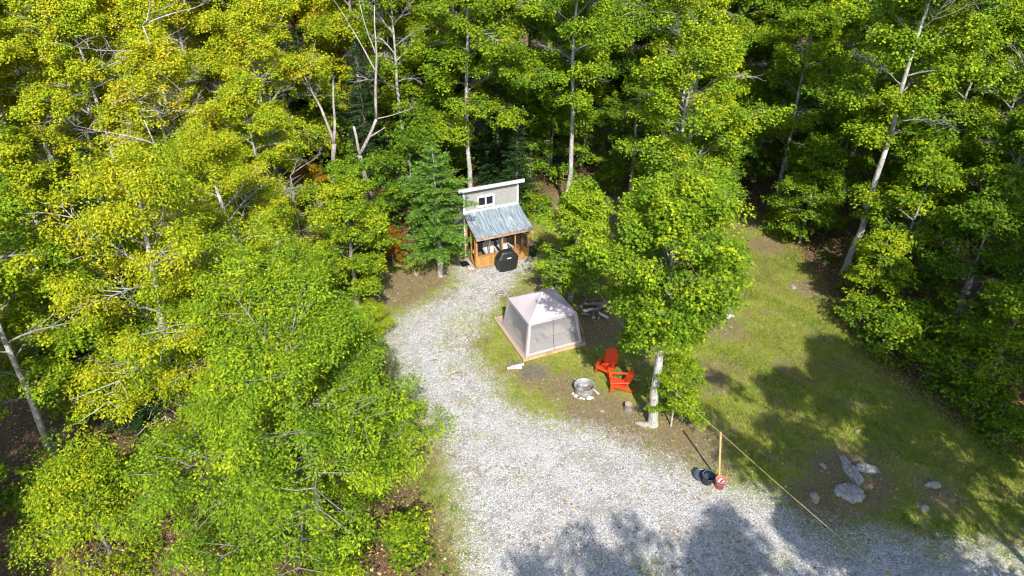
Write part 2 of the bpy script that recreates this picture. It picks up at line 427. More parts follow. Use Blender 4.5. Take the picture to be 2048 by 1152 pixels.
def limb_path(rng, p0, az, el, L, n=6, arch=0.5, wob=0.08):
    p = np.array(p0, float); pts = [p.copy()]
    d = np.array([math.cos(az) * math.cos(el), math.sin(az) * math.cos(el), math.sin(el)])
    for i in range(n):
        p = p + d * L / n; pts.append(p.copy())
        d = norm(d + np.array([0, 0, -arch / n]) + rng.normal(0, wob, 3))
    return np.array(pts)

def gen_broadleaf(seed, H, cb, Rr, n_limbs=22, leaf_n=26000, leaf=0.13, shape=MAPLE, trunk_r=0.17, lean=(0, 0), clus=0.55, flat=0.30,
                  el=(0.25, 1.0), arch=0.5, prof=None, wob=0.08, mat='leaf', wood='bark', bare=0.0, fork=None, tilt=0.45, leaf_cut=0.0, name='maple', sub=5, limb=0.011, twig='twig', gaps=0.2):
    rng = np.random.default_rng(seed)
    sk = Skeleton()
    if prof is None: prof = lambda t: math.sin(math.pi * (0.26 + 0.68 * t))
    nT = 12; tp = []
    off = np.zeros(2); drift = np.array(lean, float)
    for i in range(nT + 1):
        t = i / nT
        tp.append((off[0], off[1], H * 0.96 * t))
        off = off + drift * H / nT + rng.normal(0, 0.012 * H / nT * 3, 2)
    tp = np.array(tp)
    rad = [trunk_r * (1.25 if i == 0 else 1.0) * (1 - 0.93 * (i / nT)) ** 0.8 + 0.008 for i in range(nT + 1)]
    # root flare
    tp = np.vstack([tp[0] - [0, 0, 0.1], tp[0] + [0, 0, 0.0], tp[0] + [0, 0, 0.25], tp[1:]])
    rad = [trunk_r * 1.55, trunk_r * 1.4, trunk_r * 1.1] + rad[1:]
    sk.tubes.append((tp, rad, 9))
    def trunk_at(z):
        k = np.searchsorted(tp[:, 2], z); k = min(max(k, 1), len(tp) - 1)
        a, b = tp[k - 1], tp[k]; u = (z - a[2]) / (b[2] - a[2] + 1e-9)
        return a + (b - a) * u, rad[k - 1] + (rad[k] - rad[k - 1]) * u
    for i in range(n_limbs):
        t = (i + 0.5) / n_limbs
        z0 = cb * 0.8 + (H * 0.93 - cb * 0.8) * t ** 0.95
        p0, r0 = trunk_at(z0)
        az = i * 2.39996 + rng.uniform(-0.5, 0.5)
        L = Rr * prof(t) * rng.uniform(0.6, 1.25)
        e = el[0] + (el[1] - el[0]) * t + rng.uniform(-0.15, 0.15)
        pts = limb_path(rng, p0, az, e, L, 6, arch, wob)
        rl = min(r0 * 0.6, limb * L + 0.012)
        sk.tubes.append((pts, [rl * (1 - 0.85 * (q / 6)) + 0.004 for q in range(7)], 5))
        isbare = rng.random() < bare
        for q, s in enumerate(np.linspace(0.28, 0.96, sub)):
            j = s * 6; k = min(int(j), 5); p = pts[k] + (pts[k + 1] - pts[k]) * (j - k)
            d = norm(pts[k + 1] - pts[k])
            for side in (-1, 1):
                a2 = math.atan2(d[1], d[0]) + side * rng.uniform(0.55, 1.15)
                L2 = L * rng.uniform(0.26, 0.50) * (1.15 - 0.6 * s) + 0.15
                e2 = math.asin(max(-1, min(1, d[2]))) * 0.6 + rng.uniform(-0.1, 0.35)
                p2 = limb_path(rng, p, a2, e2, L2, 3, arch * 0.8, wob * 1.3)
                sk.tubes.append((p2, [rl * 0.42 * (1 - 0.7 * u / 3) + 0.003 for u in range(4)], 3))
                if isbare and rng.random() < 0.85:
                    for _ in range(3):
                        a3 = a2 + rng.uniform(-0.9, 0.9)
                        p3 = limb_path(rng, p2[rng.integers(1, 4)], a3, e2 + rng.uniform(-0.3, 0.5), L2 * 0.6, 2, 0.1, 0.2)
                        sk.tubes.append((p3, [0.008, 0.006, 0.003], 3))
                    continue
                if rng.random() < gaps: continue
                sk.clusters.append((p2[-1], clus * rng.uniform(0.7, 1.3), norm(p2[-1] - p2[-2])))
                for _ in range(int(L2 / 0.45)):
                    if rng.random() < gaps: continue
                    k2 = rng.integers(0, 3); q2 = p2[k2] + (p2[k2 + 1] - p2[k2]) * rng.random() + rng.normal(0, 0.16, 3)
                    sk.clusters.append((q2, clus * rng.uniform(0.45, 0.95), norm(p2[2] - p2[1])))
                if False: sk.clusters.append((p2[1] + (p2[2] - p2[1]) * rng.random(), clus * rng.uniform(0.6, 1.0), norm(p2[2] - p2[1])))
        if not isbare: sk.clusters.append((pts[-1], clus * rng.uniform(0.8, 1.2), norm(pts[-1] - pts[-2])))
    for _ in range(6):
        sk.clusters.append((tp[-1] + rng.normal(0, 0.35, 3) * [1, 1, 0.7], clus, np.array([0, 0, 1.0])))
    return finish_tree(name, sk, rng, leaf_n, leaf, shape, mat, wood, flat, tilt, twig)

def finish_tree(name, sk, rng, leaf_n, leaf, shape, mat, wood, flat, tilt, twig):
    mb = MB()
    nf = 0
    for i, (pts, rad, n) in enumerate(sk.tubes):
        mb.tube([tuple(p) for p in pts], list(rad), n, cap=False)
        if i == 0: nf = len(mb.f)
    me = bpy.data.meshes.new(name + '_wood'); me.from_pydata(mb.v, [], mb.f); me.update()
    me.polygons.foreach_set('use_smooth', [True] * len(me.polygons)); me.materials.append(M[wood]); me.materials.append(M[twig])
    me.polygons.foreach_set('material_index', [0] * nf + [1] * (len(mb.f) - nf))
    crown = None
    if sk.clusters and leaf_n:
        C = np.array([c[0] for c in sk.clusters]); CR = np.array([c[1] for c in sk.clusters]); CD = np.array([c[2] for c in sk.clusters])
        w = CR ** 2; idx = rng.choice(len(C), leaf_n, p=w / w.sum())
        u = rng.random(leaf_n) ** 0.5; a = rng.uniform(0, 2 * math.pi, leaf_n)
        r = CR[idx] * u
        lobes = 0.78 + 0.3 * np.sin(3 * a + idx * 1.7) * np.sin(2 * a + idx)
        off = np.stack([np.cos(a) * r * lobes, np.sin(a) * r * lobes, rng.normal(0, 1, leaf_n) * CR[idx] * flat * 0.45 - 0.32 * CR[idx] * u ** 2], 1)
        tl = rng.normal(0, 0.38, (len(C), 2)); off[:, 2] += off[:, 0] * tl[idx, 0] + off[:, 1] * tl[idx, 1]
        off += CD[idx] * (rng.random(leaf_n) - 0.3)[:, None] * 0.12
        P = C[idx] + off + np.array([0, 0, 0.10])
        out = off * np.array([1, 1, 0]); out /= (np.linalg.norm(out, axis=1, keepdims=True) + 1e-6)
        N = np.array([0, 0, 1.0]) + out * 0.45 * u[:, None] + rng.normal(0, tilt, (leaf_n, 3))
        D = out + rng.normal(0, 0.6, (leaf_n, 3)) + np.array([0, 0, -0.35])
        S = leaf * rng.uniform(0.65, 1.25, leaf_n)
        cr = rng.random(len(C)); zr = (C[:, 2] - C[:, 2].min()) / (np.ptp(C[:, 2]) + 1e-6)
        crv = np.clip(cr * 0.8 + 0.2 * zr, 0, 1)[idx]
        lr = rng.random(leaf_n)
        crown = scatter_mesh(name + '_foliage', P, N, D, S, shape, M[mat], lr, crv)
    return me, crown

def gen_conifer(seed, H, Rr, z0=0.8, step=0.34, per=7, dens=1.0, droop=0.35, trunk_r=0.14, name='fir', wood='bark_dark', power=0.8, size=0.15, subn=9, irr=0.72, mat='needle'):
    rng = np.random.default_rng(seed)
    mb = MB()
    tz = np.linspace(-0.1, H, 10)
    tp = [(rng.normal(0, 0.01), rng.normal(0, 0.01), z) for z in tz]
    mb.tube(tp, [trunk_r * (1 - 0.95 * i / 9) + 0.006 for i in range(10)], 8, cap=False)
    nf = len(mb.f)
    P = []; D = []; S = []; CR = []
    z = z0; az0 = 0
    while z < H - 0.15:
        t = (z - z0) / (H - z0)
        Lb = Rr * (1 - t) ** power * (0.6 + 0.4 * min(1, t * 5 + 0.45))
        nb = max(4, int(per * (1 - 0.4 * t)))
        for b in range(nb):
            az = az0 + b * 2 * math.pi / nb + rng.uniform(-0.3, 0.3)
            L = Lb * rng.uniform(irr, 1.15) + 0.08
            el = 0.15 + 0.5 * t - droop * 0.5
            pts = limb_path(rng, (0, 0, z + rng.uniform(-0.1, 0.1)), az, el, L, 5, droop * 0.5 - 0.12, 0.05)
            mb.tube([tuple(p) for p in pts], [0.018 * (1 - 0.8 * q / 5) + 0.003 for q in range(6)], 3, cap=False)
            cr = rng.random()
            ns = max(3, int(subn * L * dens))
            for q in range(ns):
                s = 0.15 + 0.85 * (q + rng.random()) / ns
                j = s * 5; k = min(int(j), 4); p = pts[k] + (pts[k + 1] - pts[k]) * (j - k)
                d = norm(pts[k + 1] - pts[k]); side = np.array([-d[1], d[0], 0])
                Ls = (0.30 * L * (1.12 - s) + 0.10)
                for sg in (-1, 1):
                    dd = norm(d * 0.75 + side * sg * rng.uniform(0.6, 1.1) + np.array([0, 0, rng.uniform(-0.18, 0.08)]))
                    m = max(2, int(Ls / 0.055))
                    for w in range(m):
                        f = (w + rng.random()) / m
                        for _ in range(2):
                            P.append(p + dd * Ls * f); D.append(dd + rng.normal(0, 0.45, 3) * [1, 1, 0.5]); S.append(size * rng.uniform(0.7, 1.2) * (1.1 - 0.35 * f)); CR.append(min(1, 0.25 + 0.5 * cr * f + 0.35 * s * f))
        z += step * (1 - 0.35 * t) * rng.uniform(0.8, 1.2); az0 += 0.9
    for w in range(40):
        f = rng.random(); P.append(np.array([0, 0, H - 0.5 + 0.55 * f])); a = rng.uniform(0, 6.28); D.append(np.array([math.cos(a), math.sin(a), 1.2])); S.append(size * 0.9); CR.append(0.6)
    P = np.array(P); n = len(P); D = np.array(D); S = np.array(S); CR = np.array(CR)
    N = np.array([0, 0, 1.0]) + rng.normal(0, 0.45, (n, 3))
    me = bpy.data.meshes.new(name + '_wood'); me.from_pydata(mb.v, [], mb.f); me.update()
    me.polygons.foreach_set('use_smooth', [True] * len(me.polygons)); me.materials.append(M[wood]); me.materials.append(M['bark_dark'])
    me.polygons.foreach_set('material_index', [0] * nf + [1] * (len(mb.f) - nf))
    return me, scatter_mesh(name + '_foliage', P, N, D, S, NEEDLE, M[mat], rng.random(n), CR)

# ------------------------------------------------------------------ materials for built things
M['pine'] = wood('varnished_pine', (0.50, 0.27, 0.085), (0.27, 0.13, 0.04), 3.0, (10, 10, 1.2))
M['pine_h'] = wood('varnished_pine_rail', (0.46, 0.25, 0.085), (0.24, 0.12, 0.04), 3.0, (1.2, 10, 10))
M['floor_wood'] = wood('porch_floor_wood', (0.34, 0.20, 0.09), (0.18, 0.10, 0.045), 3.0, (10, 1.2, 10))
M['deck_wood'] = wood('weathered_deck_wood', (0.42, 0.33, 0.25), (0.24, 0.18, 0.13), 3.0, (12, 1.0, 12))
M['deck_edge'] = wood('treated_deck_edge', (0.50, 0.36, 0.21), (0.30, 0.19, 0.10), 3.0, (1.5, 10, 10))
M['post_wood'] = wood('bare_post_wood', (0.55, 0.38, 0.16), (0.33, 0.21, 0.08), 3.0, (10, 10, 1.0))
M['siding'] = simple('taupe_vinyl_siding', (0.305, 0.305, 0.295), 0.55, 0.06, 3.0, 0, 0.3, 0.05)
M['white_trim'] = simple('white_trim_paint', (0.78, 0.78, 0.79), 0.45, 0.05, 5.0, 0, 0.4, 0.05)
M['fascia_paint'] = simple('weathered_grey_white_paint', (0.50, 0.51, 0.53), 0.5, 0.18, 2.2, 0, 0.4, 0.05)
M['chair_white'] = simple('white_chair_paint', (0.74, 0.75, 0.77), 0.45, 0.06, 6.0, 0, 0.4, 0.05)
M['chair_red'] = simple('orange_red_chair_plastic', (0.72, 0.065, 0.014), 0.42, 0.10, 5.0, 0, 0.4, 0.03)
M['dark_in'] = simple('dark_interior_panel', (0.05, 0.045, 0.04), 0.8, 0.2, 4.0)
M['black_cover'] = simple('black_vinyl_grill_cover', (0.018, 0.019, 0.023), 0.42, 0.35, 5.0, 0, 0.5, 0.35, (3, 3, 0.6))
M['rubber'] = simple('black_rubber_mat', (0.02, 0.021, 0.025), 0.8, 0.3, 30.0)
M['galv'] = simple('galvanised_sheet', (0.46, 0.49, 0.52), 0.42, 0.14, 6.0, 0.55, 0.5, 0.08)
M['drum'] = simple('galvanised_fire_ring_steel', (0.36, 0.36, 0.36), 0.65, 0.35, 6.0, 0.2, 0.4, 0.2)
M['ash'] = simple('wood_ash_and_char', (0.16, 0.12, 0.095), 0.95, 0.5, 22.0, 0, 0.1, 0.6)
M['stone_white'] = simple('white_quartz_stone', (0.66, 0.65, 0.63), 0.8, 0.14, 9.0, 0, 0.25, 0.5)
M['stone'] = simple('pale_field_stone', (0.31, 0.275, 0.23), 0.9, 0.22, 7.0, 0, 0.2, 0.6)
M['cloth_navy'] = simple('navy_pail_plastic', (0.010, 0.018, 0.038), 0.35, 0.3, 8.0, 0, 0.5, 0.05)
M['pail_red'] = simple('red_pail_plastic', (0.75, 0.17, 0.14), 0.4, 0.15, 8.0, 0, 0.5, 0.05)
M['rope'] = simple('yellow_rope', (0.66, 0.50, 0.27), 0.8, 0.1, 20.0)
M['green_bin'] = simple('dark_green_plastic', (0.008, 0.055, 0.045), 0.4, 0.2, 8.0, 0, 0.4)
M['zip'] = simple('black_zip_tape', (0.05, 0.05, 0.055), 0.7, 0.1, 20.0)
M['bench_fabric'] = simple('grey_bench_fabric', (0.19, 0.195, 0.20), 0.9, 0.1, 6.0)
M['red_mark'] = simple('red_maple_leaf_mark', (0.55, 0.03, 0.02), 0.5, 0.05, 9.0)
M['shoe'] = simple('white_shoe_canvas', (0.7, 0.7, 0.72), 0.8, 0.05, 9.0)

def glass_mat():
    t = NT('dark_window_glass')
    return t.done(t.principled((0.02, 0.022, 0.03), 0.06, None, 0, 0.6))
M['glass'] = glass_mat()

def roof_mat():
    t = NT('ribbed_steel_roof')
    co = t.coord(); v = t.mapping(co, (7, 0.45, 1))
    n1 = t.noise(2.0, 6, 0.6, v); n2 = t.noise(3.2, 5, 0.65, co); n3 = t.noise(1.6, 3, 0.6, t.mapping(co, (5, 0.7, 1)))
    c = t.ramp(n1, [(0.34, (0.15, 0.20, 0.24)), (0.5, (0.29, 0.35, 0.40)), (0.64, (0.46, 0.52, 0.57))])
    c = t.mix(t.math('MULTIPLY', t.step(n3, 0.56, 0.66), 0.75), c, (0.64, 0.65, 0.67))
    c = t.mix(t.math('MULTIPLY', t.step(n2, 0.66, 0.74), 0.7), c, (0.34, 0.19, 0.13))
    return t.done(t.principled(c, t.math('MULTIPLY_ADD', n1, 0.25, 0.33), t.bump(n2, 0.1, 0.01), 0.35, 0.5))
M['roof'] = roof_mat()

def fascia_mat():
    t = NT('rusty_eave_board')
    co = t.coord(); n = t.noise(2.5, 6, 0.65, t.mapping(co, (2.2, 3, 3)))
    c = t.ramp(n, [(0.3, (0.15, 0.10, 0.08)), (0.48, (0.30, 0.22, 0.17)), (0.6, (0.45, 0.36, 0.30)), (0.75, (0.38, 0.25, 0.06))])
    return t.done(t.principled(c, 0.8, t.bump(n, 0.3, 0.01)))
M['fascia'] = fascia_mat()

def net_mat(name, col, opac):
    t = NT(name)
    d = t.n('ShaderNodeBsdfDiffuse'); d.inputs[0].default_value = (*col, 1)
    tr = t.n('ShaderNodeBsdfTransparent')
    mx = t.n('ShaderNodeMixShader'); mx.inputs[0].default_value = opac
    t.l(tr.outputs[0], mx.inputs[1]); t.l(d.outputs[0], mx.inputs[2])
    return t.done(mx.outputs[0])
M['net'] = net_mat('grey_tent_netting', (0.47, 0.48, 0.51), 0.42)
M['porch_screen'] = net_mat('dark_porch_screen', (0.05, 0.055, 0.06), 0.24)

def canvas_mat():
    t = NT('pale_mauve_canopy_cloth')
    co = t.coord(); n = t.noise(1.6, 5, 0.6, co); n2 = t.noise(5, 4, 0.6, co)
    c = t.ramp(n, [(0.3, (0.53, 0.455, 0.485)), (0.7, (0.61, 0.535, 0.565))])
    c = t.mix(t.math('MULTIPLY', t.step(n2, 0.6, 0.75), 0.35), c, (0.40, 0.33, 0.345))
    p = t.principled(c, 0.75, t.bump(n, 0.35, 0.05), 0, 0.2)
    tr = t.n('ShaderNodeBsdfTranslucent'); t.l(c, tr.inputs[0])
    mx = t.n('ShaderNodeMixShader'); mx.inputs[0].default_value = 0.18
    t.l(p, mx.inputs[1]); t.l(tr.outputs[0], mx.inputs[2])
    return t.done(mx.outputs[0])
M['canvas'] = canvas_mat()

def log_end_mat():
    t = NT('cut_log_end')
    n = t.noise(12, 4, 0.6, t.coord())
    return t.done(t.principled(t.ramp(n, [(0.3, (0.30, 0.21, 0.13)), (0.7, (0.52, 0.42, 0.30))]), 0.9))
M['log_end'] = log_end_mat()
M['log_grey'] = bark('weathered_split_log', (0.19, 0.17, 0.15), (0.06, 0.05, 0.042), (0.38, 0.36, 0.33), 0.35, 2.0)
M['log_birch'] = bark('white_birch_log', (0.58, 0.56, 0.54), (0.12, 0.10, 0.10), (0.74, 0.72, 0.70), 0.5, 2.2)

# ------------------------------------------------------------------ cabin with screened porch
TH = R(23.3)
W = 3.05
cab = empty('cabin', (-1.88, 30.90, 0.0), TH)
tag(cab, 'small taupe cabin with white trim, ribbed steel porch roof and screened pine porch', 'cabin')
PB = 1.62                                            # depth of the porch; the main wall starts here
DB = 3.4                                             # depth of the main room
Zr = 3.86
# main room: core walls (sides and back slope down to the rear with the roof)
zb = Zr - 0.05 - math.tan(R(27)) * DB
core = MB()
x0, x1, y0, y1 = 0.03, W - 0.03, PB + 0.03, PB + DB
core.add([(x0, y0, 0), (x1, y0, 0), (x1, y1, 0), (x0, y1, 0), (x0, y0, Zr - 0.06), (x1, y0, Zr - 0.06), (x1, y1, zb), (x0, y1, zb)],
         [(0, 1, 5, 4), (1, 2, 6, 5), (2, 3, 7, 6), (3, 0, 4, 7), (4, 5, 6, 7)])
wall = core.build('wall', M['siding'], cab)
zc = 2.62
while zc < Zr - 0.12:                                # lapped siding courses above the porch roof
    h = min(0.15, Zr - 0.1 - zc)
    MB().box((W / 2, PB + 0.014, zc + h / 2), (W - 0.16, 0.022, h + 0.012), (R(-12), 0, 0)).build('siding_board', M['siding'], wall)
    zc += 0.15
zc = 0.12
while zc < 2.3:                                      # siding on the side wall left of the porch
    f = 1.0
    MB().box((0.018, PB + DB / 2, zc + 0.06), (0.022, DB - 0.16, 0.135), (0, R(-5.5), 0)).build('siding_board', M['siding'], wall)
    zc += 0.125
for x in (0.0, W):
    MB().box((x, PB - 0.004, (Zr - 0.06) / 2), (0.10, 0.10, Zr - 0.06)).build('corner_trim', M['white_trim'], cab)
MB().box((W / 2, PB - 0.02, 2.56), (W - 0.11, 0.07, 0.10)).build('flashing', M['white_trim'], cab)
# main shed roof, high side to the front
rf = MB()
sl = math.tan(R(27)); yo0, yo1 = PB - 0.27, PB + DB + 0.25
za, zz = Zr + sl * 0.27 - 0.02, Zr - sl * (DB + 0.25) - 0.02
rf.add([(-0.34, yo0, za), (W + 0.28, yo0, za), (W + 0.28, yo1, zz), (-0.34, yo1, zz), (-0.34, yo0, za + 0.06), (W + 0.28, yo0, za + 0.06), (W + 0.28, yo1, zz + 0.06), (-0.34, yo1, zz + 0.06)],
       [(3, 2, 1, 0), (4, 5, 6, 7), (0, 1, 5, 4), (1, 2, 6, 5), (2, 3, 7, 6), (3, 0, 4, 7)])
rf.build('main_roof', M['galv'], cab)
MB().box((W / 2 - 0.03, yo0 - 0.016, za - 0.045), (W + 0.66, 0.028, 0.19)).build('fascia_board', M['fascia_paint'], cab)
MB().box((W / 2 - 0.03, yo0 + 0.13, za - 0.125), (W + 0.60, 0.24, 0.012)).build('soffit', M['white_trim'], cab)
# loft window
win = MB()
wx0, wx1, wz0, wz1 = 0.72, 1.70, 2.70, 3.36
wy = PB - 0.035
for c, s in ((((wx0 + wx1) / 2, wy, wz1 - 0.045), (wx1 - wx0, 0.075, 0.09)), (((wx0 + wx1) / 2, wy, wz0 + 0.06), (wx1 - wx0, 0.075, 0.12)),
             ((wx0 + 0.045, wy, (wz0 + wz1) / 2 + 0.015), (0.09, 0.073, wz1 - wz0 - 0.21)), ((wx1 - 0.045, wy, (wz0 + wz1) / 2 + 0.015), (0.09, 0.073, wz1 - wz0 - 0.21)),
             (((wx0 + wx1) / 2, wy, (wz0 + wz1) / 2 + 0.015), (0.07, 0.073, wz1 - wz0 - 0.21))):
    win.box(c, s)
wo_ = win.build('window', M['white_trim'], cab)
mid = (wx0 + wx1) / 2
for a, b in ((wx0 + 0.09, mid - 0.035), (mid + 0.035, wx1 - 0.09)):
    MB().box(((a + b) / 2, wy + 0.012, (wz0 + wz1) / 2 + 0.015), (b - a, 0.012, wz1 - wz0 - 0.21)).build('pane', M['glass'], wo_)
# porch roof: ribbed steel sheets, each sheet its own piece
py0, py1, pz0, pz1 = -0.27, PB - 0.03, 1.93, 2.53
px0, px1 = -0.06, W + 0.06
porch_roof = MB().add([(px0, py0, pz0 - 0.03), (px1, py0, pz0 - 0.03), (px1, py1, pz1 - 0.03), (px0, py1, pz1 - 0.03)], [(0, 1, 2, 3)]).build('porch_roof', M['pine_h'], cab)
nsheet = 4; sw = (px1 - px0) / nsheet
for i in range(nsheet):
    xs = []; xa = px0 + i * sw - 0.01; ribs = 4; pitch = (sw + 0.02) / ribs
    prof = []
    for r in range(ribs):
        b = xa + r * pitch
        prof += [(b, 0.0), (b + pitch * 0.28, 0.0), (b + pitch * 0.36, 0.022), (b + pitch * 0.5, 0.022), (b + pitch * 0.58, 0.0)]
    prof.append((xa + sw + 0.02, 0.0))
    dz = 0.003 * (i % 2)
    vs = [(x, py0 - 0.02 * (i % 2), pz0 + h + dz) for x, h in prof] + [(x, py1, pz1 + h + dz) for x, h in prof]
    n = len(prof)
    MB().add(vs, [(k, k + 1, n + k + 1, n + k) for k in range(n - 1)]).build('roof_sheet', M['roof'], porch_roof)
MB().box((W / 2, py0 + 0.03, pz0 - 0.10), (px1 - px0 - 0.02, 0.035, 0.14)).build('eave_board', M['fascia'], porch_roof)
for sx in (px0 + 0.02, px1 - 0.02):
    MB().bar((sx, py0 + 0.06, pz0 - 0.085), (sx, py1, pz1 - 0.085), 0.035, 0.10).build('rake_board', M['pine_h'], porch_roof)
# porch frame
def postz(y): return pz0 + (pz1 - pz0) * (y - py0) / (py1 - py0) - 0.06
floor_ = MB().box((W / 2, PB / 2, 0.06), (W - 0.02, PB - 0.04, 0.10)).build('porch_floor', M['floor_wood'], cab)
for x in (0.05, 1.50, 2.24, W - 0.05):
    w = 0.10 if x != 2.24 else 0.06
    MB().box((x, 0.05, postz(0.05) / 2 + 0.02), (w, 0.10, postz(0.05) - 0.04)).build('post', M['pine'], cab)
MB().box((0.79, 0.05, 1.20), (0.05, 0.08, 1.05)).build('post', M['pine'], cab)
for y in (0.82, 1.52):
    for x in (0.05, W - 0.05):
        MB().box((x, y, postz(y) / 2 + 0.02), (0.09, 0.09, postz(y) - 0.04)).build('post', M['pine'], cab)
MB().box((W / 2, 0.05, postz(0.05) - 0.03), (W - 0.22, 0.08, 0.11)).build('header_beam', M['pine_h'], cab)
MB().box((W / 2, 0.045, 0.70), (W - 0.2, 0.12, 0.045)).build('rail', M['pine_h'], cab)
MB().box((W / 2, 0.03, 0.10), (W + 0.02, 0.06, 0.12)).build('sill_beam', M['pine_h'], cab)
MB().bar((W - 0.1, 0.05, 1.45), (W - 0.42, 0.05, 1.80), 0.06, 0.06).build('brace', M['pine'], cab)
nb = 21; bw = (W - 0.20) / nb
for i in range(nb):                                  # half wall of upright boards
    MB().box((0.10 + bw * (i + 0.5), 0.035 + 0.004 * (i % 3), 0.42), (bw - 0.008, 0.022, 0.51)).build('board', M['pine'], cab)
for i in range(10):                                  # right side half wall
    MB().box((W - 0.04, 0.16 + 0.145 * i, 0.40), (0.022, 0.137, 0.54)).build('board', M['pine'], cab)
for i in range(4):
    MB().box((0.04, 0.98 + 0.145 * i, 0.40), (0.022, 0.137, 0.54)).build('board', M['pine'], cab)
for a, b in ((0.10, 0.765), (0.815, 1.45), (1.55, 2.21), (2.27, W - 0.10)):
    MB().add([(a, 0.055, 0.72), (b, 0.055, 0.72), (b, 0.055, postz(0.05) - 0.085), (a, 0.055, postz(0.05) - 0.085)], [(0, 1, 2, 3)]).build('screen', M['porch_screen'], cab)
for x in (0.05, W - 0.05):
    MB().add([(x, 0.1, 0.7), (x, 0.775, 0.7), (x, 0.775, postz(0.775) - 0.05), (x, 0.1, postz(0.1) - 0.05)], [(0, 1, 2, 3)]).build('screen', M['porch_screen'], cab)
    MB().add([(x, 0.865, 0.7), (x, 1.475, 0.7), (x, 1.475, postz(1.475) - 0.05), (x, 0.865, postz(0.865) - 0.05)], [(0, 1, 2, 3)]).build('screen', M['porch_screen'], cab)
dr = MB()                                            # screen door on the left side
for c, s in (((0.0, 0.15, 0.98), (0.035, 0.08, 1.72)), ((0.0, 0.74, 0.98), (0.035, 0.08, 1.72)), ((0.0, 0.445, 0.16), (0.033, 0.51, 0.12)), ((0.0, 0.445, 1.80), (0.033, 0.51, 0.08)), ((0.0, 0.445, 0.75), (0.033, 0.51, 0.08))):
    dr.box(c, s)
door = dr.build('screen_door', M['pine'], cab)
MB().tube([(-0.03, 0.18, 0.92), (-0.06, 0.18, 0.95), (-0.06, 0.18, 1.05), (-0.03, 0.18, 1.08)], 0.012, 6).build('handle', M['white_trim'], door)
# inner wall of the porch: boards and the cabin door
MB().box((W / 2, PB - 0.035, 1.24), (W - 0.22, 0.02, 2.3)).build('inner_wall', M['dark_in'], cab)
MB().box((2.35, PB - 0.06, 1.05), (0.8, 0.03, 1.9)).build('cabin_door', M['floor_wood'], cab)

# ------------------------------------------------------------------ adirondack chairs
def make_chair(mat, label, group):
    c = empty('adirondack_chair')
    tag(c, label, 'chair', group)
    # local: faces -y, seat centre near origin, floor at z = 0
    for i in range(5):
        y = -0.30 + i * 0.115; z = 0.385 - i * 0.035
        MB().box((0, y, z), (0.52, 0.105, 0.022), (R(-17), 0, 0)).build('seat_slat', mat, c, bevel=0.004)
    for i in range(5):                               # fan back, tallest slat in the middle
        u = i - 2; hgt_ = 0.80 - 0.045 * u * u
        a = Vector((u * 0.098, 0.20, 0.24)); b = Vector((u * 0.125, 0.20 + 0.42 * hgt_, 0.24 + 0.90 * hgt_))
        MB().bar(a, b, 0.112, 0.022, up=(0, -0.9, 0.42)).build('back_slat', mat, c, bevel=0.004)
    MB().bar((-0.27, 0.31, 0.50), (0.27, 0.31, 0.50), 0.06, 0.025, up=(0, -0.9, 0.42)).build('back_rail', mat, c)
    for s in (-1, 1):
        MB().add([(s * 0.29 - 0.065, -0.42, 0.545), (s * 0.29 + 0.065, -0.42, 0.545), (s * 0.29 + 0.045 + 0.02 * s, 0.34, 0.525), (s * 0.29 - 0.045 + 0.02 * s, 0.34, 0.525),
                  (s * 0.29 - 0.065, -0.42, 0.572), (s * 0.29 + 0.065, -0.42, 0.572), (s * 0.29 + 0.045 + 0.02 * s, 0.34, 0.552), (s * 0.29 - 0.045 + 0.02 * s, 0.34, 0.552)],
                 [(3, 2, 1, 0), (4, 5, 6, 7), (0, 1, 5, 4), (1, 2, 6, 5), (2, 3, 7, 6), (3, 0, 4, 7)]).build('armrest', mat, c, bevel=0.006)
        MB().bar((s * 0.285, -0.34, 0.0), (s * 0.285, -0.34, 0.545), 0.03, 0.11, up=(0, 1, 0)).build('leg', mat, c)
        MB().bar((s * 0.255, -0.37, 0.36), (s * 0.255, 0.52, 0.055), 0.028, 0.11).build('leg', mat, c)
    MB().box((0, -0.365, 0.34), (0.54, 0.024, 0.10)).build('apron', mat, c)
    return c

red = make_chair(M['chair_red'], 'orange red slatted garden chair half in shade, farther from the steel fire ring', 'red chairs by the fire ring')
red.location = (3.98, 22.45, 0.0); red.rotation_euler = (0, 0, math.atan2(-1.25, -0.95) + math.pi / 2)
red2 = copy_tree(red)
red2['label'] = 'orange red slatted garden chair in full sun, turned sideways beside the tree shadow'
red2.location = (4.38, 21.38, 0.0); red2.rotation_euler = (0, 0, math.atan2(0.02, -1.0) + math.pi / 2)
A2 = np.array([math.cos(TH), math.sin(TH)]); B2 = np.array([-math.sin(TH), math.cos(TH)])
def cabp(a, b): p = np.array([-1.88, 30.90]) + a * A2 + b * B2; return (float(p[0]), float(p[1]))
wc = make_chair(M['chair_white'], 'white slatted chair behind the porch screen, left one of the pair', 'white chairs inside the porch')
wc.location = (*cabp(1.00, 0.50), 0.13); wc.rotation_euler = (0, 0, TH + R(-6))
wc2 = copy_tree(wc); wc2['label'] = 'white slatted chair behind the porch screen, right one of the pair'
wc2.location = (*cabp(1.90, 0.52), 0.13); wc2.rotation_euler = (0, 0, TH + R(8))

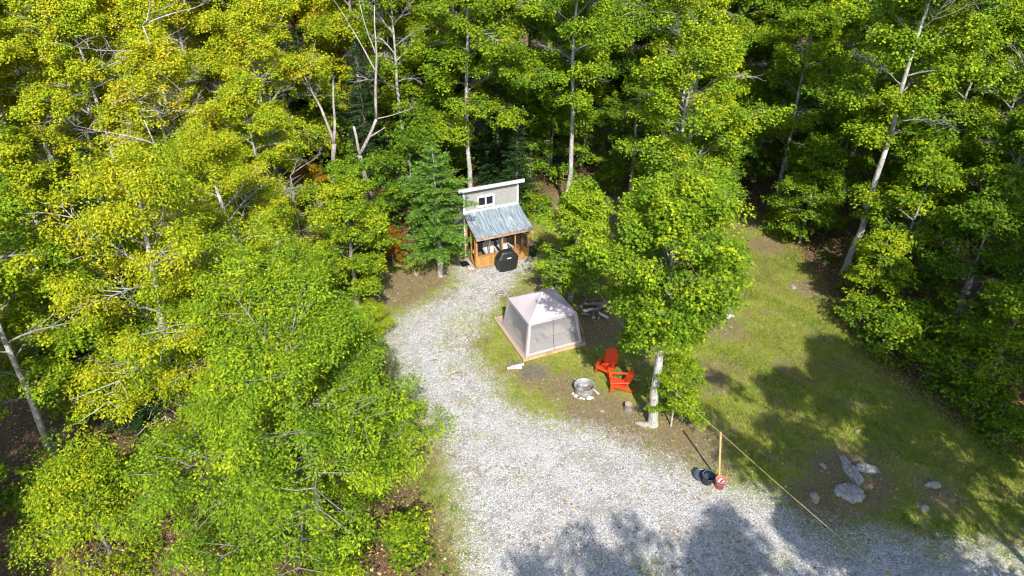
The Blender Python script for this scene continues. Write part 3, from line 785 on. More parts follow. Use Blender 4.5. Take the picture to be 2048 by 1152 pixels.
# ------------------------------------------------------------------ things around the cabin
gr = empty('covered_grill', (*cabp(1.50, -0.58), 0.0), TH)
gr.scale = (0.92, 0.95, 0.95)
tag(gr, 'barbecue grill under a black vinyl cover in front of the porch', 'grill')
bm = bmesh.new()
n = 28
levels = [(0.0, 0.54, 0.29), (0.06, 0.56, 0.30), (0.45, 0.61, 0.32), (0.70, 0.655, 0.335), (0.76, 0.645, 0.33), (1.06, 0.42, 0.25), (1.14, 0.36, 0.20), (1.17, 0.30, 0.14)]
vs = []; fs = []
for li, (z, rx, ry) in enumerate(levels):
    for k in range(n):
        a = 2 * math.pi * k / n
        ca, sa = math.cos(a), math.sin(a)
        q = 1.0 / (abs(ca) ** 4.5 + abs(sa) ** 4.5) ** (1 / 4.5)
        pleat = 1 + (0.05 * math.sin(k * 2.7 + 0.5) if li < 2 else 0.03 * math.sin(k * 2.7 + 0.5) if li == 2 else 0.01 * math.sin(k * 1.9))
        vs.append((rx * q * ca * pleat, ry * q * sa * pleat, z))
for i in range(len(levels) - 1):
    for k in range(n):
        fs.append((i * n + k, i * n + (k + 1) % n, (i + 1) * n + (k + 1) % n, (i + 1) * n + k))
fs.append(tuple(range((len(levels) - 1) * n, len(levels) * n)))
bm.free()
cover = MB().add(vs, fs).build('cover', M['black_cover'], gr)
lg = MB()
for i in range(7):
    lg.box((-0.105 + i * 0.036, -0.33, 0.83), (0.026, 0.03, 0.055 if i % 3 else 0.045), (R(-14), 0, 0))
lg.build('logo_patch', M['white_trim'], gr)
wheel_ = [MB().tube([(s * 0.45 - 0.02, 0.05, 0.03), (s * 0.45 + 0.02, 0.05, 0.03)], 0.05, 10).build('wheel', M['rubber'], gr) for s in (-1, 1)]

st = empty('step_board', (*cabp(-0.30, 0.08), 0.0), TH)
MB().box((0, 0, 0.03), (0.42, 0.75, 0.045)).build('plank', M['deck_wood'], st)
tag(st, 'low wooden step board at the screen door of the porch', 'step')
mt = MB().box((0, 0, 0.0), (0.42, 0.55, 0.015)); mt_o = mt.build('door_mat', M['rubber']); mt_o.location = (*cabp(-0.40, 0.72), 0.035); mt_o.rotation_euler = (0, 0, TH)
tag(mt_o, 'black rubber door mat on the gravel left of the porch', 'mat')
def shoe(x, y, rz, lab):
    s = empty('shoe', (x, y, 0.055), rz)
    MB().add([(-0.04, -0.13, 0), (0.04, -0.13, 0), (0.035, 0.13, 0), (-0.035, 0.13, 0), (-0.03, -0.11, 0.04), (0.03, -0.11, 0.04), (0.03, 0.12, 0.085), (-0.03, 0.12, 0.085)],
             [(3, 2, 1, 0), (4, 5, 6, 7), (0, 1, 5, 4), (1, 2, 6, 5), (2, 3, 7, 6), (3, 0, 4, 7)]).build('upper', M['shoe'], s, bevel=0.01)
    MB().box((0, 0, -0.006), (0.092, 0.28, 0.016)).build('sole', M['rubber'], s)
    tag(s, lab, 'shoe', 'shoes at the porch door')
shoe(*cabp(-0.22, 0.0), TH + 0.3, 'white shoe on the step board, nearer the porch corner')
shoe(*cabp(-0.36, 0.05), TH + 0.1, 'white shoe on the step board, farther from the porch corner')
# side bench of sheet metal with a green bin beneath, and a dark bundle above it
sb = empty('sheet_metal_side_shelf', (*cabp(W + 0.26, 0.55), 0.0), TH)
tag(sb, 'pale sheet metal side shelf against the right side of the porch', 'shelf')
MB().box((0, 0, 0.62), (0.50, 0.80, 0.02), (0, R(6), 0)).build('top', M['galv'], sb)
for x in (-0.2, 0.2):
    for y in (-0.35, 0.35): MB().box((x, y, 0.30), (0.04, 0.04, 0.60)).build('leg', M['pine'], sb)
gb = empty('plastic_bin', (*cabp(W + 0.30, 0.10), 0.0), TH)
tag(gb, 'dark green plastic bin under the shelf at the porch corner', 'bin')
MB().lathe([(0.0, 0.01), (0.15, 0.01), (0.19, 0.34), (0.205, 0.34), (0.205, 0.36), (0.18, 0.36), (0.145, 0.03), (0.0, 0.03)], 14).build('tub', M['green_bin'], gb, smooth=True)
MB().tube([(-0.19, 0, 0.35), (-0.12, 0, 0.44), (0.12, 0, 0.44), (0.19, 0, 0.35)], 0.01, 6).build('handle', M['green_bin'], gb)

def make_log(L, r, mat, seed, split=False):
    g_ = random.Random(seed); n = 10; mb = MB(); vs = []
    for i in range(4):
        x = -L / 2 + L * i / 3
        for k in range(n):
            a = 2 * math.pi * k / n
            rr = r * (1 + g_.uniform(-0.10, 0.10))
            y, z = math.cos(a) * rr, math.sin(a) * rr
            if split: z = max(z, -r * 0.2)
            vs.append((x, y, z))
    fs = []
    for i in range(3):
        for k in range(n): fs.append((i * n + k, i * n + (k + 1) % n, (i + 1) * n + (k + 1) % n, (i + 1) * n + k))
    return mb.add(vs, fs), [tuple(vs[k] for k in range(n)), tuple(vs[3 * n + k] for k in range(n))]

def log_thing(loc, L, r, rz, tilt, mat, seed, lab, group, split=False):
    o = empty('firewood_log', loc, rz); o.rotation_euler = (seed * 1.3 % 6.28, tilt, rz)
    body, ends = make_log(L, r, mat, seed, split)
    body.build('bark', mat, o, smooth=True)
    for s, e in zip((-1, 1), ends):
        MB().add([(p[0] + 0.002 * s, p[1], p[2]) for p in e], [tuple(range(len(e)))[::s]]).build('cut_end', M['log_end'], o)
    tag(o, lab, 'log', group)
    return o
stack_posts = empty('wood_rack', (*cabp(W + 0.42, 1.25), 0.0), TH)
tag(stack_posts, 'rough timber rack holding dark logs beside the porch', 'rack')
for y in (-0.3, 0.3):
    for x in (-0.22, 0.22): MB().box((x, y, 0.46), (0.05, 0.05, 0.92)).build('post', M['pine'], stack_posts)
    MB().box((0, y, 0.93), (0.52, 0.06, 0.05)).build('rail', M['pine_h'], stack_posts)
for i, (da, db, z) in enumerate([(-0.14, 0.0, 1.04), (0.10, 0.02, 1.05), (-0.02, -0.02, 1.20)]):
    log_thing((*cabp(W + 0.42 + da, 1.25 + db), z), 0.85, 0.09, TH + math.pi / 2 + 0.05 * i, 0.0, M['log_grey'], 40 + i,
              'dark log on the timber rack beside the porch, ' + ['inner one of the lower pair', 'outer one of the lower pair', 'topmost'][i], 'logs on the porch rack')

# ------------------------------------------------------------------ screen tent on its deck
TT = R(23.0); TO = (0.50, 23.17)
AT = np.array([math.cos(TT), math.sin(TT)]); BT = np.array([-math.sin(TT), math.cos(TT)])
def tp_(a, b): p = np.array(TO) + a * AT + b * BT; return (float(p[0]), float(p[1]))
dk = empty('wooden_deck', (*TO, 0.0), TT)
tag(dk, 'square low wooden deck platform under the screen tent', 'deck')
da0, da1, db0, db1 = -0.04, 3.00, -0.06, 3.36
npl = 23; pw = (da1 - da0 - 0.08) / npl
for i in range(npl):
    MB().box((da0 + 0.04 + pw * (i + 0.5), (db0 + db1) / 2, 0.115 + 0.003 * math.sin(i * 2.1)), (pw - 0.008, db1 - db0 - 0.07, 0.03)).build('plank', M['deck_wood'], dk)
for c, s in ((((da0 + da1) / 2, db0 + 0.02, 0.07), (da1 - da0, 0.04, 0.14)), (((da0 + da1) / 2, db1 - 0.02, 0.07), (da1 - da0, 0.04, 0.14))):
    MB().box(c, s).build('edge_board', M['deck_edge'], dk)
for c, s in (((da0 + 0.02, (db0 + db1) / 2, 0.068), (0.04, db1 - db0 - 0.08, 0.136)), ((da1 - 0.02, (db0 + db1) / 2, 0.068), (0.04, db1 - db0 - 0.08, 0.136))):
    MB().box(c, s).build('edge_board', M['deck_edge'], dk)

tent = empty('screen_tent', (*TO, 0.132), TT)
tag(tent, 'pop up screen tent with pale mauve canopy and grey netting walls on the deck', 'tent')
b0 = [(0.13, 0.06), (2.86, 0.06), (2.86, 2.72), (0.13, 2.72)]           # foot corners
t0 = [(0.30, 0.17), (2.57, 0.17), (2.52, 2.36), (0.27, 2.36)]           # eave corners
EZ, PZ = 1.62, 2.30
pk = (1.42, 1.30, PZ)
# canopy: four sagging cloth panels joined at the hips, with a short hanging valance
cn = MB(); NS = 8
for i in range(4):
    a = Vector((*t0[i], EZ)); b = Vector((*t0[(i + 1) % 4], EZ)); p = Vector(pk)
    grid = {}
    vs = []; fs = []
    for r in range(NS + 1):
        for s in range(NS + 1):
            u = r / NS; w = s / NS
            e = a.lerp(b, w); q = e.lerp(p, u)
            sag = 0.075 * math.sin(math.pi * u) * math.sin(math.pi * w) * (1 - u * 0.4)
            q.z -= sag + 0.012 * math.sin(w * 9 + i * 2) * math.sin(math.pi * w) * (1 - u)
            vs.append(q)
    for r in range(NS):
        for s in range(NS):
            k = r * (NS + 1) + s; fs.append((k, k + 1, k + NS + 2, k + NS + 1))
    cn.add(vs, fs)
can = cn.build('canopy', M['canvas'], tent, smooth=True)
for i in range(4):
    a = Vector((*t0[i], EZ)); b = Vector((*t0[(i + 1) % 4], EZ)); c = Vector((1.42, 1.3, EZ))
    o1 = (a - c).normalized() * 0.015; o2 = (b - c).normalized() * 0.015
    vs = []
    for s in range(13):
        w = s / 12; e = (a + o1).lerp(b + o2, w)
        vs += [e + Vector((0, 0, 0.004)), e + Vector((0, 0, -0.10 - 0.006 * math.sin(s * 1.7)))]
    MB().add(vs, [(2 * s, 2 * s + 2, 2 * s + 3, 2 * s + 1) for s in range(12)]).build('valance', M['canvas'], can)
def lerp2(i, j, wb, z):
    """point on wall i: wb across, z from the foot (0) to the eave (1)"""
    f = Vector((*b0[i], 0.0)).lerp(Vector((*b0[(i + 1) % 4], 0.0)), wb)
    e = Vector((*t0[i], EZ - 0.02)).lerp(Vector((*t0[(i + 1) % 4], EZ - 0.02)), wb)
    return f.lerp(e, z)
for i in range(4):
    NX, NZ = 8, 6; vs = []; fs = []
    cen = Vector((1.45, 1.35, 0.8))
    for r in range(NZ + 1):
        for s in range(NX + 1):
            q = lerp2(i, 0, 0.045 + 0.91 * s / NX, 0.06 + 0.90 * r / NZ)
            inn = (cen - q); inn.z = 0; inn.normalize()
            q = q + inn * (0.05 * math.sin(math.pi * s / NX) * math.sin(math.pi * r / NZ))
            vs.append(q)
    for r in range(NZ):
        for s in range(NX):
            k = r * (NX + 1) + s; fs.append((k, k + 1, k + NX + 2, k + NX + 1))
    wall_ = MB().add(vs, fs).build('netting', M['net'], tent, smooth=True)
    lo = []
    for s in range(9):
        lo += [lerp2(i, 0, s / 8, -0.005), lerp2(i, 0, s / 8, 0.075)]
    MB().add(lo, [(2 * s, 2 * s + 2, 2 * s + 3, 2 * s + 1) for s in range(8)]).build('skirt', M['canvas'], tent)
    for w0, w1 in ((0.0, 0.055), (0.945, 1.0)):
        MB().add([lerp2(i, 0, w0, 0.07), lerp2(i, 0, w1, 0.07), lerp2(i, 0, w1, 0.99), lerp2(i, 0, w0, 0.99)], [(0, 1, 2, 3)]).build('corner_strip', M['canvas'], tent)
    if i == 0:
        z = [lerp2(i, 0, 0.5, t / 8) + Vector((0, 0.045 * math.sin(math.pi * t / 8) - 0.008, 0)) for t in range(9)]
        MB().tube(z, 0.011, 5).build('zip', M['zip'], tent)
for i in range(4):
    a = Vector((*b0[i], 0)); e = Vector((*t0[i], EZ - 0.01)); c = Vector((1.45, 1.35, 0)); inn = (c - a).normalized() * 0.05
    MB().tube([a + inn, e + inn], 0.016, 6).build('pole', M['galv'], tent)
    MB().tube([e + inn, Vector(pk) - Vector((0, 0, 0.03))], 0.012, 6).build('roof_pole', M['galv'], tent)
for i, far in ((1, (3.0, -0.02)), (1, (2.98, 0.35))):
    e = Vector((*t0[1], EZ - 0.02)); MB().tube([e, Vector((far[0], far[1], 0.0))], 0.006, 4).build('guy_line', M['rope'], tent)
# bench inside the tent
be = empty('camp_bench', (*tp_(0.78, 1.45), 0.132), TT + R(96))
tag(be, 'long grey bench inside the screen tent by its left netting wall', 'bench')
MB().box((0, 0, 0.42), (1.55, 0.42, 0.06)).build('seat', M['bench_fabric'], be, bevel=0.01)
MB().box((0, 0.24, 0.68), (1.55, 0.05, 0.46), (R(-12), 0, 0)).build('backrest', M['bench_fabric'], be, bevel=0.01)
for x in (-0.7, 0.7):
    for y in (-0.16, 0.2): MB().box((x, y, 0.2), (0.04, 0.04, 0.40)).build('leg', M['zip'], be)
ft = empty('folding_camp_table', (*tp_(1.75, 0.80), 0.132), TT + R(8))
tag(ft, 'low thin framed folding table inside the screen tent behind the zip', 'table')
MB().box((0, 0, 0.40), (0.85, 0.45, 0.02)).build('top', M['deck_wood'], ft)
for s in (-1, 1):
    MB().tube([(s * 0.36, -0.2, 0.0), (s * 0.36, 0.2, 0.39)], 0.012, 6).build('leg', M['zip'], ft)
    MB().tube([(s * 0.33, 0.2, 0.0), (s * 0.33, -0.2, 0.39)], 0.012, 6).build('leg', M['zip'], ft)
MB().tube([(-0.36, -0.2, 0.02), (0.36, -0.2, 0.02)], 0.010, 6).build('crossbar', M['zip'], ft)

# ------------------------------------------------------------------ stones
def rock_mesh(seed, sx, sy, sz, sub=2, rough=0.22):
    bm = bmesh.new(); bmesh.ops.create_icosphere(bm, subdivisions=sub, radius=1.0)
    g_ = np.random.default_rng(seed); ph = g_.uniform(0, 6.28, (5, 3)); fr = g_.uniform(1.0, 3.6, (5, 3))
    for v in bm.verts:
        k = 1 + rough * sum(math.sin(fr[j] @ np.array(v.co) + ph[j][0]) for j in range(5)) / 2.2
        v.co = Vector((v.co.x * k * sx, v.co.y * k * sy, max(v.co.z * k, -0.35) * sz))
    me = bpy.data.meshes.new('rock'); bm.to_mesh(me); bm.free()
    return me

def rock(name, x, y, sx, sy, sz, rz, mat, seed, lab, cat='rock', group=None, z=0.0, sub=3, rough=0.36):
    me = rock_mesh(seed, sx, sy, sz, sub, rough); me.materials.append(M[mat])
    o = obj_from(name, me); o.location = (x, y, z - sz * 0.04); o.rotation_euler = (0, 0, rz)
    return tag(o, lab, cat, group)

def bedrock(name, outline, loc, rz, h, seed, lab, mat):
    """flat weathered ledge: an irregular outline raised a little, cracked along its length"""
    g_ = random.Random(seed); n = len(outline); vs = []; fs = []
    o2 = []
    for i, (x, y) in enumerate(outline):
        x2, y2 = outline[(i + 1) % len(outline)]
        for f in (0.0, 0.33, 0.67):
            k = g_.uniform(0.90, 1.09); o2.append(((x + (x2 - x) * f) * k, (y + (y2 - y) * f) * k))
    outline = o2; n = len(outline)
    rings = [(1.0, -0.03), (0.97, h * 0.55), (0.80, h * 0.95), (0.5, h * 1.1), (0.2, h * 1.0)]
    for k, (s, z) in enumerate(rings):
        for x, y in outline:
            vs.append((x * s + g_.uniform(-0.02, 0.02), y * s + g_.uniform(-0.02, 0.02), z + (g_.uniform(-0.03, 0.025) if k else 0)))
    for k in range(len(rings) - 1):
        for i in range(n): fs.append((k * n + i, k * n + (i + 1) % n, (k + 1) * n + (i + 1) % n, (k + 1) * n + i))
    fs.append(tuple(range((len(rings) - 1) * n, len(rings) * n)))
    o = MB().add(vs, fs).build(name, mat); o.location = (*loc, 0.0); o.rotation_euler = (0, 0, rz)
    return tag(o, lab, 'rock', 'bedrock ledges in the grass')
def ledge_mat():
    t = NT('weathered_bedrock')
    co = t.coord(); v = t.mapping(co, (9, 1.6, 3))
    n = t.noise(2.2, 7, 0.7, v, 0.4); n2 = t.noise(4, 4, 0.6, co)
    c = t.ramp(n, [(0.34, (0.08, 0.07, 0.055)), (0.43, (0.32, 0.30, 0.275)), (0.68, (0.52, 0.50, 0.47))])
    c = t.mix(t.math('MULTIPLY', t.step(n2, 0.6, 0.7), 0.5), c, (0.20, 0.16, 0.09))
    return t.done(t.principled(c, 0.9, t.bump(n, 0.8, 0.05), 0, 0.15))
M['ledge'] = ledge_mat()
bedrock('bedrock_ledge', [(-0.16, -0.62), (0.05, -0.66), (0.22, -0.45), (0.24, -0.1), (0.2, 0.15), (0.12, 0.42), (0.02, 0.68), (-0.12, 0.74), (-0.18, 0.45), (-0.28, 0.2), (-0.3, -0.1), (-0.2, -0.35)], (12.05, 16.95), 0.05, 0.11, 1, 'long narrow grey bedrock ledge in the shaded grass, middle of three', M['ledge'])
bedrock('bedrock_ledge', [(-0.42, -0.16), (-0.1, -0.22), (0.25, -0.2), (0.45, -0.08), (0.42, 0.1), (0.15, 0.2), (-0.15, 0.24), (-0.36, 0.14)], (12.62, 17.05), -0.25, 0.10, 2, 'small grey bedrock ledge in the shaded grass, rightmost of three', M['ledge'])
bedrock('bedrock_ledge', [(-0.42, -0.1), (-0.2, -0.42), (0.1, -0.46), (0.34, -0.36), (0.50, -0.05), (0.44, 0.24), (0.18, 0.38), (-0.1, 0.42), (-0.38, 0.32), (-0.5, 0.1)], (11.55, 15.95), 0.2, 0.12, 3, 'broad cracked grey bedrock ledge in the shaded grass, nearest the gravel', M['ledge'])
ROCKS = [(10.33, 26.57, 0.19, 0.13, 'stone_white', 'white stone lying on the bare soil, farthest out on the sunny lawn'),
         (10.30, 15.70, 0.22, 0.16, 'stone', 'tan stone in the grass left of the broad bedrock ledge'),
         (11.15, 17.20, 0.16, 0.11, 'stone', 'pale stone just left of the long narrow bedrock ledge'),
         (14.55, 16.25, 0.20, 0.14, 'stone', 'pale stone in a bare patch right of the bedrock ledges'),
         (13.75, 15.35, 0.17, 0.15, 'stone', 'tan stone on bare soil near the gravel edge, right of the ledges'),
         (7.35, 20.05, 0.17, 0.12, 'stone_white', 'white stone in the lawn under the clothes line'),
         (5.02, 19.28, 0.26, 0.20, 'stone', 'mossy boulder against the base of the front maple trunk'),
         (14.2, 29.1, 0.20, 0.13, 'stone', 'pale stone at the edge of the right hand wood'),
         (5.9, 38.8, 0.36, 0.25, 'stone', 'grey boulder on the bare slope behind the cabin'),
         (4.4, 39.8, 0.40, 0.22, 'stone_white', 'pale boulder at the top of the bare slope behind the cabin'),
         (8.8, 38.6, 0.45, 0.32, 'stone', 'large grey boulder half hidden by leaves at the back of the clearing'),
         (3.55, 20.05, 0.09, 0.07, 'stone', 'small tan stone on the bare soil between stump and gravel'),
         (13.1, 18.9, 0.10, 0.07, 'stone', 'small pale stone in the deep shade of the lawn'),
         (-5.0, 30.4, 0.26, 0.12, 'stone', 'flat pale stone left of the fir tree trunk')]
for i, (x, y, a, b, m_, lab) in enumerate(ROCKS):
    rock('stone', x, y, a, b, (a + b) * 0.32, i * 1.1, m_, 100 + i, lab, group='stones lying about the clearing')

# ------------------------------------------------------------------ fire ring with stones
fr = empty('fire_ring', (2.93, 21.20, 0.0))
tag(fr, 'round galvanised steel fire ring standing in the clearing', 'fire pit')
MB().lathe([(0.36, 0.0), (0.385, 0.15), (0.40, 0.335), (0.415, 0.345), (0.415, 0.36), (0.395, 0.36), (0.38, 0.34), (0.365, 0.15), (0.345, 0.0)], 32).build('ring', M['drum'], fr, smooth=True)
MB().lathe([(0.0, 0.13), (0.15, 0.135), (0.28, 0.11), (0.362, 0.10)], 20).build('ash_bed', M['ash'], fr, smooth=True)
for i, (a, s) in enumerate(((3.85, 0.085), (4.35, 0.06), (4.62, 0.05), (5.25, 0.10), (5.05, 0.075), (3.45, 0.06))):
    rock('white_stone', 2.93 + 0.47 * math.cos(a), 21.20 + 0.47 * math.sin(a), s, s * 0.85, s * 0.9, i, 'stone_white', 200 + i,
         'white stone against the outside of the fire ring, ' + ['far left one', 'small one front left', 'smallest one at the front', 'largest one front right', 'one beside the largest', 'one at the left side'][i], 'stone', 'stones round the fire ring')
rock('flat_stone', 2.86, 21.33, 0.20, 0.16, 0.10, 0.4, 'drum', 220, 'round grey flat stone lying inside the fire ring', 'stone', z=0.14)
rock('white_stone', 2.98, 20.98, 0.12, 0.07, 0.06, 0.1, 'stone_white', 221, 'white stone inside the fire ring at its front rim', 'stone', z=0.13)
for i in range(5):
    a = i * 1.3; log_thing((2.93 + 0.1 * math.cos(a), 21.2 + 0.1 * math.sin(a), 0.16), 0.36, 0.022, a, 0.12, M['log_grey'], 60 + i, 'thin charred stick in the ashes of the fire ring, ' + ['pointing right', 'pointing up and right', 'pointing up', 'pointing left', 'pointing down'][i], 'charred sticks in the fire ring')
log_thing((3.42, 21.10, 0.06), 0.32, 0.03, -0.7, 0.35, M['log_birch'], 70, 'short pale stick leaning on the right of the fire ring', None)

# ------------------------------------------------------------------ stump, woodpiles
sp = empty('tree_stump', (4.57, 20.12, 0.0))
tag(sp, 'cut grey tree stump with grass around it, left of the front maple', 'stump')
MB().lathe([(0.22, -0.05), (0.165, 0.06), (0.15, 0.20), (0.145, 0.30)], 12).build('bark', M['log_grey'], sp, smooth=True)
MB().lathe([(0.146, 0.30), (0.14, 0.312), (0.07, 0.315), (0.0, 0.31)], 12).build('cut_top', M['log_end'], sp)
pile = [(3.25, 27.3, 0.10, 0.75, 0.10, 1.05, 'wide grey split log lying at the near left of the messy woodpile'), (3.45, 27.35, 0.22, 0.70, 0.09, 1.15, 'grey log on top at the left of the messy woodpile'),
        (3.6, 26.9, 0.10, 0.55, 0.09, 0.3, 'pale split log at the centre of the messy woodpile'), (3.95, 27.35, 0.10, 0.6, 0.10, -0.3, 'dark log at the back of the messy woodpile'),
        (4.2, 27.1, 0.12, 0.6, 0.10, 0.7, 'dark log at the right of the messy woodpile'), (3.85, 26.55, 0.10, 0.55, 0.09, 1.5, 'upright facing grey log at the front of the messy woodpile'),
        (4.05, 26.55, 0.10, 0.55, 0.08, 1.6, 'second grey log at the front of the messy woodpile'), (4.3, 26.5, 0.09, 0.60, 0.07, -0.75, 'pale thin log lying slantwise at the front right of the woodpile'),
        (4.45, 27.5, 0.12, 0.6, 0.11, 0.2, 'dark log far right of the woodpile under the maple leaves'), (3.9, 27.75, 0.12, 0.55, 0.10, 0.5, 'dark log behind the woodpile'),
        (4.1, 27.15, 0.30, 0.55, 0.09, -0.5, 'log lying crosswise on top of the messy woodpile'), (3.7, 27.2, 0.27, 0.5, 0.08, 0.1, 'short log on top in the middle of the woodpile'),
        (4.65, 27.0, 0.1, 0.5, 0.09, 0.9, 'dark log nearest the front maple crown, right end of the woodpile'), (3.5, 26.6, 0.08, 0.45, 0.07, -0.2, 'short brown log beside the tent corner')]
for i, (x, y, z, L, r, rz, lab) in enumerate(pile):
    log_thing((x, y, z), L, r, rz, 0.05 * math.sin(i * 3), M['log_grey'] if i not in (2, 7) else M['log_birch'], 10 + i, lab, 'logs in the messy woodpile', split=(i % 3 == 0))
small = [(0.10, 22.62, 0.07, 0.62, 0.065, 0.10, 'white birch log by the deck corner, front one of the pair'), (0.22, 22.76, 0.07, 0.60, 0.06, 0.35, 'white birch log by the deck corner, back one of the pair'),
         (-0.12, 22.85, 0.05, 0.36, 0.05, 1.4, 'short grey stick log behind the birch logs'), (0.12, 22.98, 0.05, 0.34, 0.045, 1.75, 'short brown stick log touching the deck corner'), (0.30, 23.0, 0.05, 0.3, 0.04, 1.2, 'thin stick log between birch logs and deck corner')]
for i, (x, y, z, L, r, rz, lab) in enumerate(small):
    log_thing((x, y, z), L, r, rz, 0.0, M['log_birch'] if i < 2 else M['log_grey'], 30 + i, lab, 'logs at the deck corner')
ash_p = MB()
g_ = random.Random(3)
for i in range(420):
    a = g_.uniform(0, 6.28); d = 0.52 * math.sqrt(g_.random()); L = g_.uniform(0.03, 0.10); x, y, z = 0.90 + d * math.cos(a), 22.42 + 0.8 * d * math.sin(a), 0.02 + 0.05 * g_.random() * (1 - d)
    b = g_.uniform(0, 6.28); ash_p.bar((x, y, z), (x + L * math.cos(b), y + L * math.sin(b), z + g_.uniform(-0.01, 0.02)), 0.012, 0.010)
tag(ash_p.build('brush_pile', M['log_grey']), 'low grey heap of twigs and ash in front of the deck', 'brush pile', kind='stuff')

# ------------------------------------------------------------------ post, pails, clothes line
po = empty('line_post', (7.22, 16.44, 0.0))
tag(po, 'thin bare wooden post carrying the clothes line beside the pails', 'post')
MB().bar((0, 0, -0.05), (-0.33, 0, 2.37), 0.06, 0.06).build('shaft', M['post_wood'], po)
MB().tube([(-0.33, -0.05, 2.33), (-0.33, 0.05, 2.33)], 0.012, 6).build('hook', M['galv'], po)
rp = MB()
line = [(2.95, 27.75, 2.45), (4.2, 23.6, 2.30), (5.42, 19.10, 2.42), (6.15, 17.75, 2.34), (6.89, 16.40, 2.375), (7.95, 14.65, 2.26), (9.3, 12.45, 2.16), (11.2, 9.35, 2.2), (12.55, 7.15, 2.35)]
tag(rp.tube(line, 0.006, 5).build('clothes_line', M['rope']), 'tan rope clothes line strung from the maples over the post to the lower right', 'rope')
def pail(x, y, mat, r, h, tiltx, lab):
    p = empty('pail', (x, y, 0.0)); p.rotation_euler = (tiltx, 0, 0.3)
    tag(p, lab, 'pail', 'pails at the line post')
    MB().lathe([(0.0, 0.004), (r * 0.82, 0.004), (r * 0.98, h), (r * 1.06, h), (r * 1.06, h + 0.025), (r * 0.95, h + 0.025), (r * 0.90, h), (r * 0.76, 0.03), (0.0, 0.03)], 24).build('bucket', M[mat], p, smooth=True)
    return p
pr = pail(7.18, 16.22, 'pail_red', 0.175, 0.36, 0.0, 'red plastic pail filled with pale rubbish at the foot of the post')
MB().tube([(-0.18, 0, 0.37), (-0.19, -0.1, 0.30), (0.0, -0.20, 0.24), (0.19, -0.1, 0.30), (0.18, 0, 0.37)], 0.006, 5).build('handle', M['galv'], pr)
for i, (dx, dy, s, m_) in enumerate(((0.0, 0.07, 0.065, 'chair_white'), (0.08, -0.03, 0.06, 'stone_white'), (-0.08, -0.02, 0.06, 'chair_white'), (0.0, -0.08, 0.05, 'galv'))):
    cn_ = empty('drink_can', (7.18 + dx, 16.22 + dy, 0.30)); cn_.rotation_euler = (0.9 * math.sin(i * 2.0), 0.8 * math.cos(i), i)
    MB().lathe([(0.0, -0.06), (s * 0.46, -0.06), (s * 0.55, -0.05), (s * 0.55, 0.045), (s * 0.44, 0.06), (0.0, 0.056)], 12).build('can_body', M[m_], cn_, smooth=True)
    tag(cn_, 'pale can in the red pail, ' + ['back one', 'right one', 'left one', 'front grey one'][i], 'can', 'cans in the red pail')
pn = pail(6.78, 16.46, 'cloth_navy', 0.225, 0.38, 0.16, 'navy plastic pail with a small red leaf mark, left of the red pail')
MB().tube([(-0.235, 0, 0.39), (-0.16, 0.14, 0.42), (0.0, 0.2, 0.43), (0.16, 0.14, 0.42), (0.235, 0, 0.39)], 0.007, 5).build('handle', M['galv'], pn)
lid = MB().lathe([(0.0, 0.0), (0.20, 0.0), (0.235, 0.005), (0.235, 0.03), (0.2, 0.035), (0.0, 0.03)], 24).build('round_tray', M['cloth_navy'])
lid.location = (6.60, 16.62, 0.16); lid.rotation_euler = (0.9, -0.5, 0.2)
tag(lid, 'dark round tray leaning behind the navy pail', 'tray')
lf = MB()                                            # red leaf mark on the pail's side facing out
pts = [(0, 0.055), (0.018, 0.03), (0.05, 0.03), (0.036, 0.0), (0.05, -0.02), (0.012, -0.03), (0.0, -0.055), (-0.012, -0.03), (-0.05, -0.02), (-0.036, 0.0), (-0.05, 0.03), (-0.018, 0.03)]
vs = []
for x, z in pts: vs.append((x + 0.03, -math.sqrt(max(0, (0.232 * 0.94) ** 2 - (x + 0.03) ** 2)) - 0.010, 0.21 + z))
vs.append((0.03, -0.232, 0.21)); nn = len(pts)
lf.add(vs, [(i, (i + 1) % nn, nn) for i in range(nn)]).build('leaf_mark', M['red_mark'], pn)

# ------------------------------------------------------------------ tree kinds (each built once, then copied)
PROTO = {}
def tall_maple(seed, **k):
    a = dict(H=15, cb=5.0, Rr=3.1, n_limbs=24, leaf_n=58000, leaf=0.118, shape=WIDE, trunk_r=0.15, clus=0.52, flat=0.5, wob=0.13, gaps=0.3, sub=6)
    a.update(k); return gen_broadleaf(seed, name='tall_maple', **a)
PROTO['tall_a'] = tall_maple(11)
PROTO['tall_b'] = tall_maple(12, cb=6.5, Rr=2.9, wood='bark_pale', lean=(0.02, 0.0))
PROTO['tall_c'] = tall_maple(13, cb=4.0, Rr=3.5, n_limbs=26, arch=0.7)
PROTO['tall_d'] = tall_maple(14, cb=8.0, Rr=3.2, n_limbs=20, wood='bark_pale', bare=0.12)
PROTO['tall_s'] = tall_maple(15, cb=6.0, Rr=4.0, n_limbs=24, leaf_n=24000, gaps=0.55, leaf=0.14, wood='bark_pale')
PROTO['pale_slim'] = gen_broadleaf(16, H=14.5, cb=7.0, Rr=2.3, n_limbs=20, leaf_n=15000, leaf=0.118, shape=WIDE, trunk_r=0.12, clus=0.5, flat=0.5, wob=0.16, gaps=0.35, wood='bark_pale', bare=0.5, limb=0.016, twig='twig_pale', el=(0.5, 1.1), name='pale_slim')
PROTO['front'] = gen_broadleaf(21, H=9.6, cb=4.55, Rr=2.15, n_limbs=30, leaf_n=56000, leaf=0.110, lean=(-0.01, 0.0), el=(0.32, 1.0), gaps=0.15, trunk_r=0.175, clus=0.46, flat=0.4, wood='bark_pale', name='front_maple', arch=0.45, sub=6,
                               prof=lambda t: 0.60 + 0.50 * math.sin(math.pi * min(1, t * 1.05)) - 0.35 * max(0, t - 0.75) * 2)
